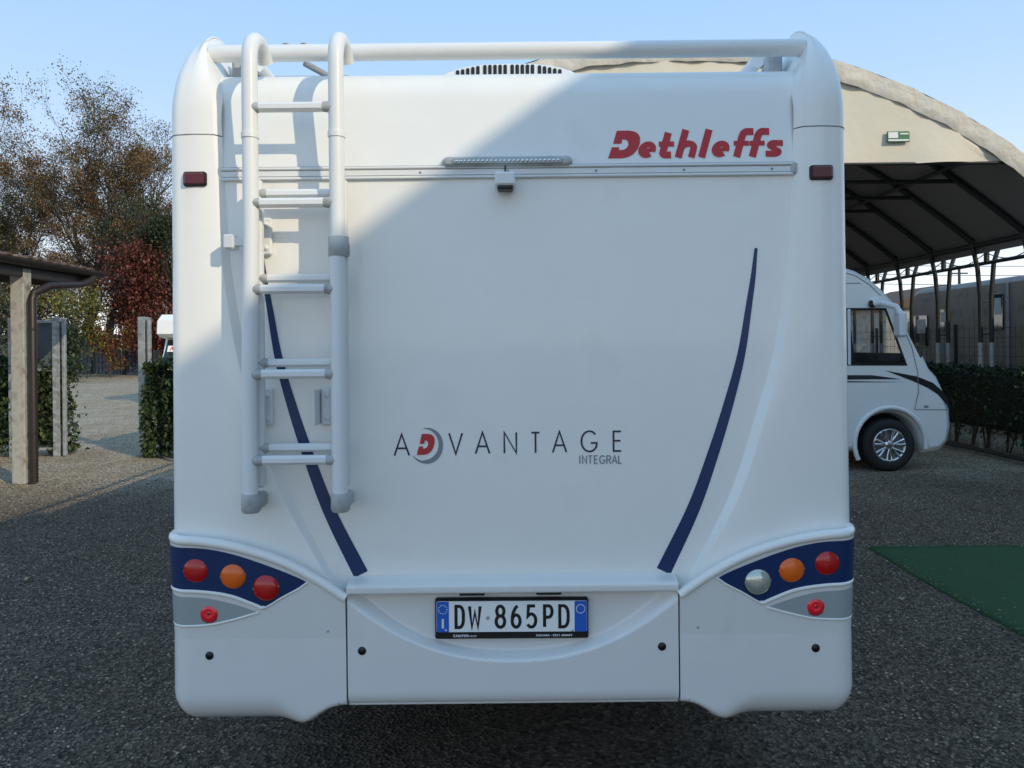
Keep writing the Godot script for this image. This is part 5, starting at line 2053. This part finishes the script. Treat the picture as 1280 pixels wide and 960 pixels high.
# ------------------------------------------------------------------ unseen building added at the right, shaped to shade the yard
func shade_building():
	var h := thing("added_shade_building", "unseen building with a gabled roof, added right of the yard to shade it", "building", Vector3(11.0, 0, 5.8))
	var st := new_st()
	prism(st, PackedVector2Array([Vector2(-5.5, 0), Vector2(7.0, 0), Vector2(7.0, 8.2), Vector2(3.5, 9.85), Vector2(-5.5, 6.15)]), place(Vector3(0, 0, -2.8)), 5.6)
	obj("wall", st, "render_wall", h)
	st = new_st()
	prism(st, PackedVector2Array([Vector2(-5.7, 6.08), Vector2(3.5, 9.86), Vector2(7.3, 8.06), Vector2(7.3, 8.22), Vector2(3.5, 10.02), Vector2(-5.7, 6.24)]), place(Vector3(0, 0, -2.95)), 5.9)
	obj("roof", st, "terracotta", h)
	for k in 3:
		st = new_st()
		box(st, Vector3(-5.5, 4.3, -1.8 + k * 1.8), Vector3(0.10, 1.2, 1.0), 0.02)
		var w := obj("window", st, "dark_glass", h)
		st = new_st()
		for y in [3.68, 4.92]: box(st, Vector3(-5.53, y, -1.8 + k * 1.8), Vector3(0.12, 0.06, 1.12), 0.01)
		tag(obj("window_frame", st, "bare_steel", w), "", "", "", "stuff")
	st = new_st()
	box(st, Vector3(-5.5, 1.6, 0.4), Vector3(0.10, 3.2, 3.2), 0.02)
	obj("roller_door", st, "bare_steel", h)

# ------------------------------------------------------------------ trees
func branch(st: SurfaceTool, tips: Array, r: RandomNumberGenerator, p: Vector3, d: Vector3, len: float, rad: float, depth: int, spread: float, up: float):
	var pts := [p]
	var rs := [rad]
	var n := 4 if depth > 2 else 3
	var e := rad * 0.62
	var cur := p
	var dir := d
	for i in n:
		dir = (dir + Vector3(r.randf_range(-1, 1), r.randf_range(-0.6, 1) * 0.6 + up, r.randf_range(-1, 1)) * 0.16).normalized()
		cur += dir * len / n
		pts.append(cur)
		rs.append(lerpf(rad, e, (i + 1.0) / n))
		if depth <= 2: tips.append([cur, depth])
	tube(st, pts, rs, 6 if depth > 3 else (5 if depth > 1 else 3), false)
	if depth == 0: return
	var kids := 2 + (1 if r.randf() < 0.65 else 0)
	for k in kids:
		var ax := Vector3(r.randf_range(-1, 1), r.randf_range(-0.2, 0.2), r.randf_range(-1, 1)).normalized()
		var nd := dir.rotated(ax, r.randf_range(0.25, 1.0) * spread).normalized()
		branch(st, tips, r, pts[n], nd, len * r.randf_range(0.62, 0.86), e * r.randf_range(0.66, 0.92), depth - 1, spread, up)
	if depth > 1:
		for k in 2:
			var nd := d.rotated(Vector3(r.randf_range(-1, 1), 0, r.randf_range(-1, 1)).normalized(), spread * 1.25).normalized()
			branch(st, tips, r, pts[1 + r.randi() % (n - 1)], nd, len * r.randf_range(0.45, 0.65), e * 0.5, depth - 2, spread, up)

func tree(label: String, where: Vector3, lean: Vector3, height: float, rad: float, depth: int, spread: float, per_tip: float, leaf: Vector2, palette: Array, sd: int, puff := 0.5, min_y := 0.0, category := "tree"):
	var r := RandomNumberGenerator.new()
	r.seed = sd
	var t := thing("tree" if category == "tree" else "shrub", label, category, where)
	var st := new_st()
	var tips := []
	branch(st, tips, r, Vector3(0, -0.1, 0), lean.normalized(), height * 0.34, rad, depth, spread, 0.16)
	obj("trunk", st, "bark", t)
	var pts := []
	var clump := FastNoiseLite.new()
	clump.seed = sd
	clump.frequency = 0.42
	var bare := 0.30 * height if depth > 5 else 0.0
	for tp in tips:
		var n := per_tip * r.randf_range(0.2, 1.8)
		if depth > 5:
			n *= 2.6 * smoothstep(-0.22, 0.34, clump.get_noise_3dv(tp[0])) * smoothstep(bare * 0.8, bare * 1.7, tp[0].y + r.randf() * 0.3 * bare) * (1.0 if tp[1] < 2 else 0.35)
		for k in int(n + r.randf()):
			var o := Vector3(r.randfn(), r.randfn(), r.randfn()) * puff
			if tp[0].y + o.y < min_y: continue
			pts.append(tp[0] + o)
	mesh_node("crown", leaf_mesh(pts, r, leaf, palette), "leaves", t)

func trees():
	var brown := [Color(0.19, 0.105, 0.045), Color(0.15, 0.095, 0.042), Color(0.23, 0.14, 0.055), Color(0.11, 0.085, 0.038)]
	var olive := [Color(0.11, 0.105, 0.042), Color(0.08, 0.085, 0.035), Color(0.15, 0.12, 0.05), Color(0.13, 0.085, 0.04)]
	var rust := [Color(0.14, 0.034, 0.024), Color(0.105, 0.030, 0.022), Color(0.18, 0.055, 0.03), Color(0.08, 0.032, 0.02)]
	var yellow := [Color(0.22, 0.17, 0.03), Color(0.12, 0.12, 0.03), Color(0.07, 0.09, 0.03)]
	var dark := [Color(0.035, 0.05, 0.02), Color(0.05, 0.065, 0.025), Color(0.025, 0.035, 0.017)]
	var sp := Vector2(0.09, 0.19)
	tree("brown leafed tree between the slim dark one and the nearly bare one", at(168, 466, 60) * Vector3(1, 0, 1), Vector3(0.05, 1, 0), 15.5, 0.34, 6, 0.64, 6.00, sp, brown + olive, 121, 0.26)
	tree("leaning half bare tree with olive leaves at the far left above the carport", at(45, 466, 54) * Vector3(1, 0, 1), Vector3(-0.35, 1, 0.1), 14.6, 0.39, 6, 0.66, 7.98, sp, olive, 101, 0.26)
	tree("tall forked tree with brown autumn crown above the carport roof end", at(104, 466, 55) * Vector3(1, 0, 1), Vector3(-0.05, 1, 0), 16.2, 0.42, 6, 0.64, 7.98, sp, brown, 102, 0.26)
	tree("slim dark forked tree right behind the brown-crowned one", at(130, 466, 53) * Vector3(1, 0, 1), Vector3(0.1, 1, 0), 14.5, 0.34, 6, 0.62, 6.71, sp, brown, 113, 0.26)
	tree("sparse nearly bare tree leaning left close to the motorhome side", at(205, 466, 58) * Vector3(1, 0, 1), Vector3(-0.1, 1, 0), 17.0, 0.36, 6, 0.62, 4.54, sp, olive, 104, 0.26)
	tree("green leafed tree half hidden by the motorhome's left corner", at(240, 466, 50) * Vector3(1, 0, 1), Vector3(0, 1, 0), 9.6, 0.29, 6, 0.5, 6.54, sp, dark, 105, 0.26)
	tree("distant brown tree at the left edge behind the leaning one", at(-12, 466, 62) * Vector3(1, 0, 1), Vector3(0.05, 1, 0), 14.0, 0.36, 6, 0.66, 7.43, sp, brown, 106, 0.26)
	tree("dense dark red maple standing behind the boundary fence", at(182, 466, 48) * Vector3(1, 0, 1) - Vector3(0, 0, 1.0), Vector3(0, 1, 0), 7.0, 0.2, 5, 0.75, 11.90, Vector2(0.14, 0.28), rust, 107, 0.40)
	tree("second lower red maple left of the dense one", at(140, 466, 49) * Vector3(1, 0, 1) - Vector3(0, 0, 1.5), Vector3(0.1, 1, 0), 6.3, 0.16, 4, 0.8, 15.30, Vector2(0.14, 0.26), rust, 108, 0.44)
	tree("yellow green bush beside the downpipe in front of the fence", at(88, 466, 45) * Vector3(1, 0, 1), Vector3(0, 1, 0), 5.1, 0.12, 4, 0.8, 15.30, Vector2(0.12, 0.22), yellow, 109, 0.36, 0.2, "bush")
	tree("low dark green bush at the left end of the visible fence", at(92, 466, 40) * Vector3(1, 0, 1), Vector3(0, 1, 0), 2.8, 0.10, 4, 0.8, 15.30, Vector2(0.12, 0.2), dark, 110, 0.28, 0.1, "bush")
	tree("small red creeper bush growing in front of the boundary fence", at(138, 466, 46) * Vector3(1, 0, 1), Vector3(0, 1, 0), 3.4, 0.06, 4, 0.7, 6.80, Vector2(0.12, 0.2), [rust[0], rust[2], yellow[0]], 111, 0.28, 0.4, "bush")
	tree("dark brush of mixed undergrowth at the far left behind the hedge", at(20, 466, 44) * Vector3(1, 0, 1), Vector3(0, 1, 0), 5.3, 0.12, 4, 0.8, 13.60, Vector2(0.14, 0.26), dark + olive, 112, 0.44, 0.1, "bush")

# ------------------------------------------------------------------ small things
func small_things():
	# green carpet
	var c := thing("green_carpet", "flat dark green artificial grass carpet laid on the gravel at the right", "carpet", Vector3(4.9, 0, -1.6))
	var st := new_st()
	var rows := []
	var r := RandomNumberGenerator.new()
	r.seed = 3
	for j in 41:
		var row := PackedVector3Array()
		for i in 41:
			var x := lerpf(2.82, 7.2, i / 40.0)
			var z := lerpf(-3.5, 1.2, j / 40.0)
			var e := (0.012 * sin(z * 3.1) if i == 0 else 0.0)
			row.append(Vector3(x + e, 0.013 + r.randf() * 0.003 + 0.004 * maxf(0, sin(z * 4.0 + x)), z) - Vector3(4.9, 0, -1.6))
		rows.append(row)
	grid(st, rows)
	var skirt := PackedVector3Array()
	var skirt2 := PackedVector3Array()
	for row in rows:
		skirt.append(row[0])
		skirt2.append(Vector3(row[0].x - 0.004, -0.0, row[0].z))
	grid(st, [skirt, skirt2])
	var front := PackedVector3Array()
	for v in rows[0]: front.append(Vector3(v.x, 0, v.z - 0.004))
	grid(st, [rows[0], front])
	obj("turf_sheet", st, "turf", c)
	# fallen leaves
	var leaf := mat("dry_leaf", lin(0.34, 0.27, 0.13), 0.7)
	for e in [[36, 727, "curled dry leaf lying alone on the dark gravel at the left"], [1128, 752, "small dry leaf on the gravel beside the green carpet"]]:
		var dd: float = FOCAL * EYE / (e[1] - AXIS + ROLL * (e[0] - 640))
		var p := at(e[0], e[1], dd)
		st = new_st()
		st.set_smooth_group(1)
		for k in 6:
			var a0 := TAU * k / 6.0
			var a1 := TAU * (k + 1) / 6.0
			tri(st, Vector3(0, 0.012, 0), Vector3(cos(a1) * 0.032, 0.022 + 0.01 * sin(a1 * 2), sin(a1) * 0.018), Vector3(cos(a0) * 0.032, 0.022 + 0.01 * sin(a0 * 2), sin(a0) * 0.018))
		var o := obj("fallen_leaf", st, "dry_leaf")
		o.position = Vector3(p.x, 0.004, p.z)
		o.rotation.y = 0.5
		tag(o, e[2], "leaf")
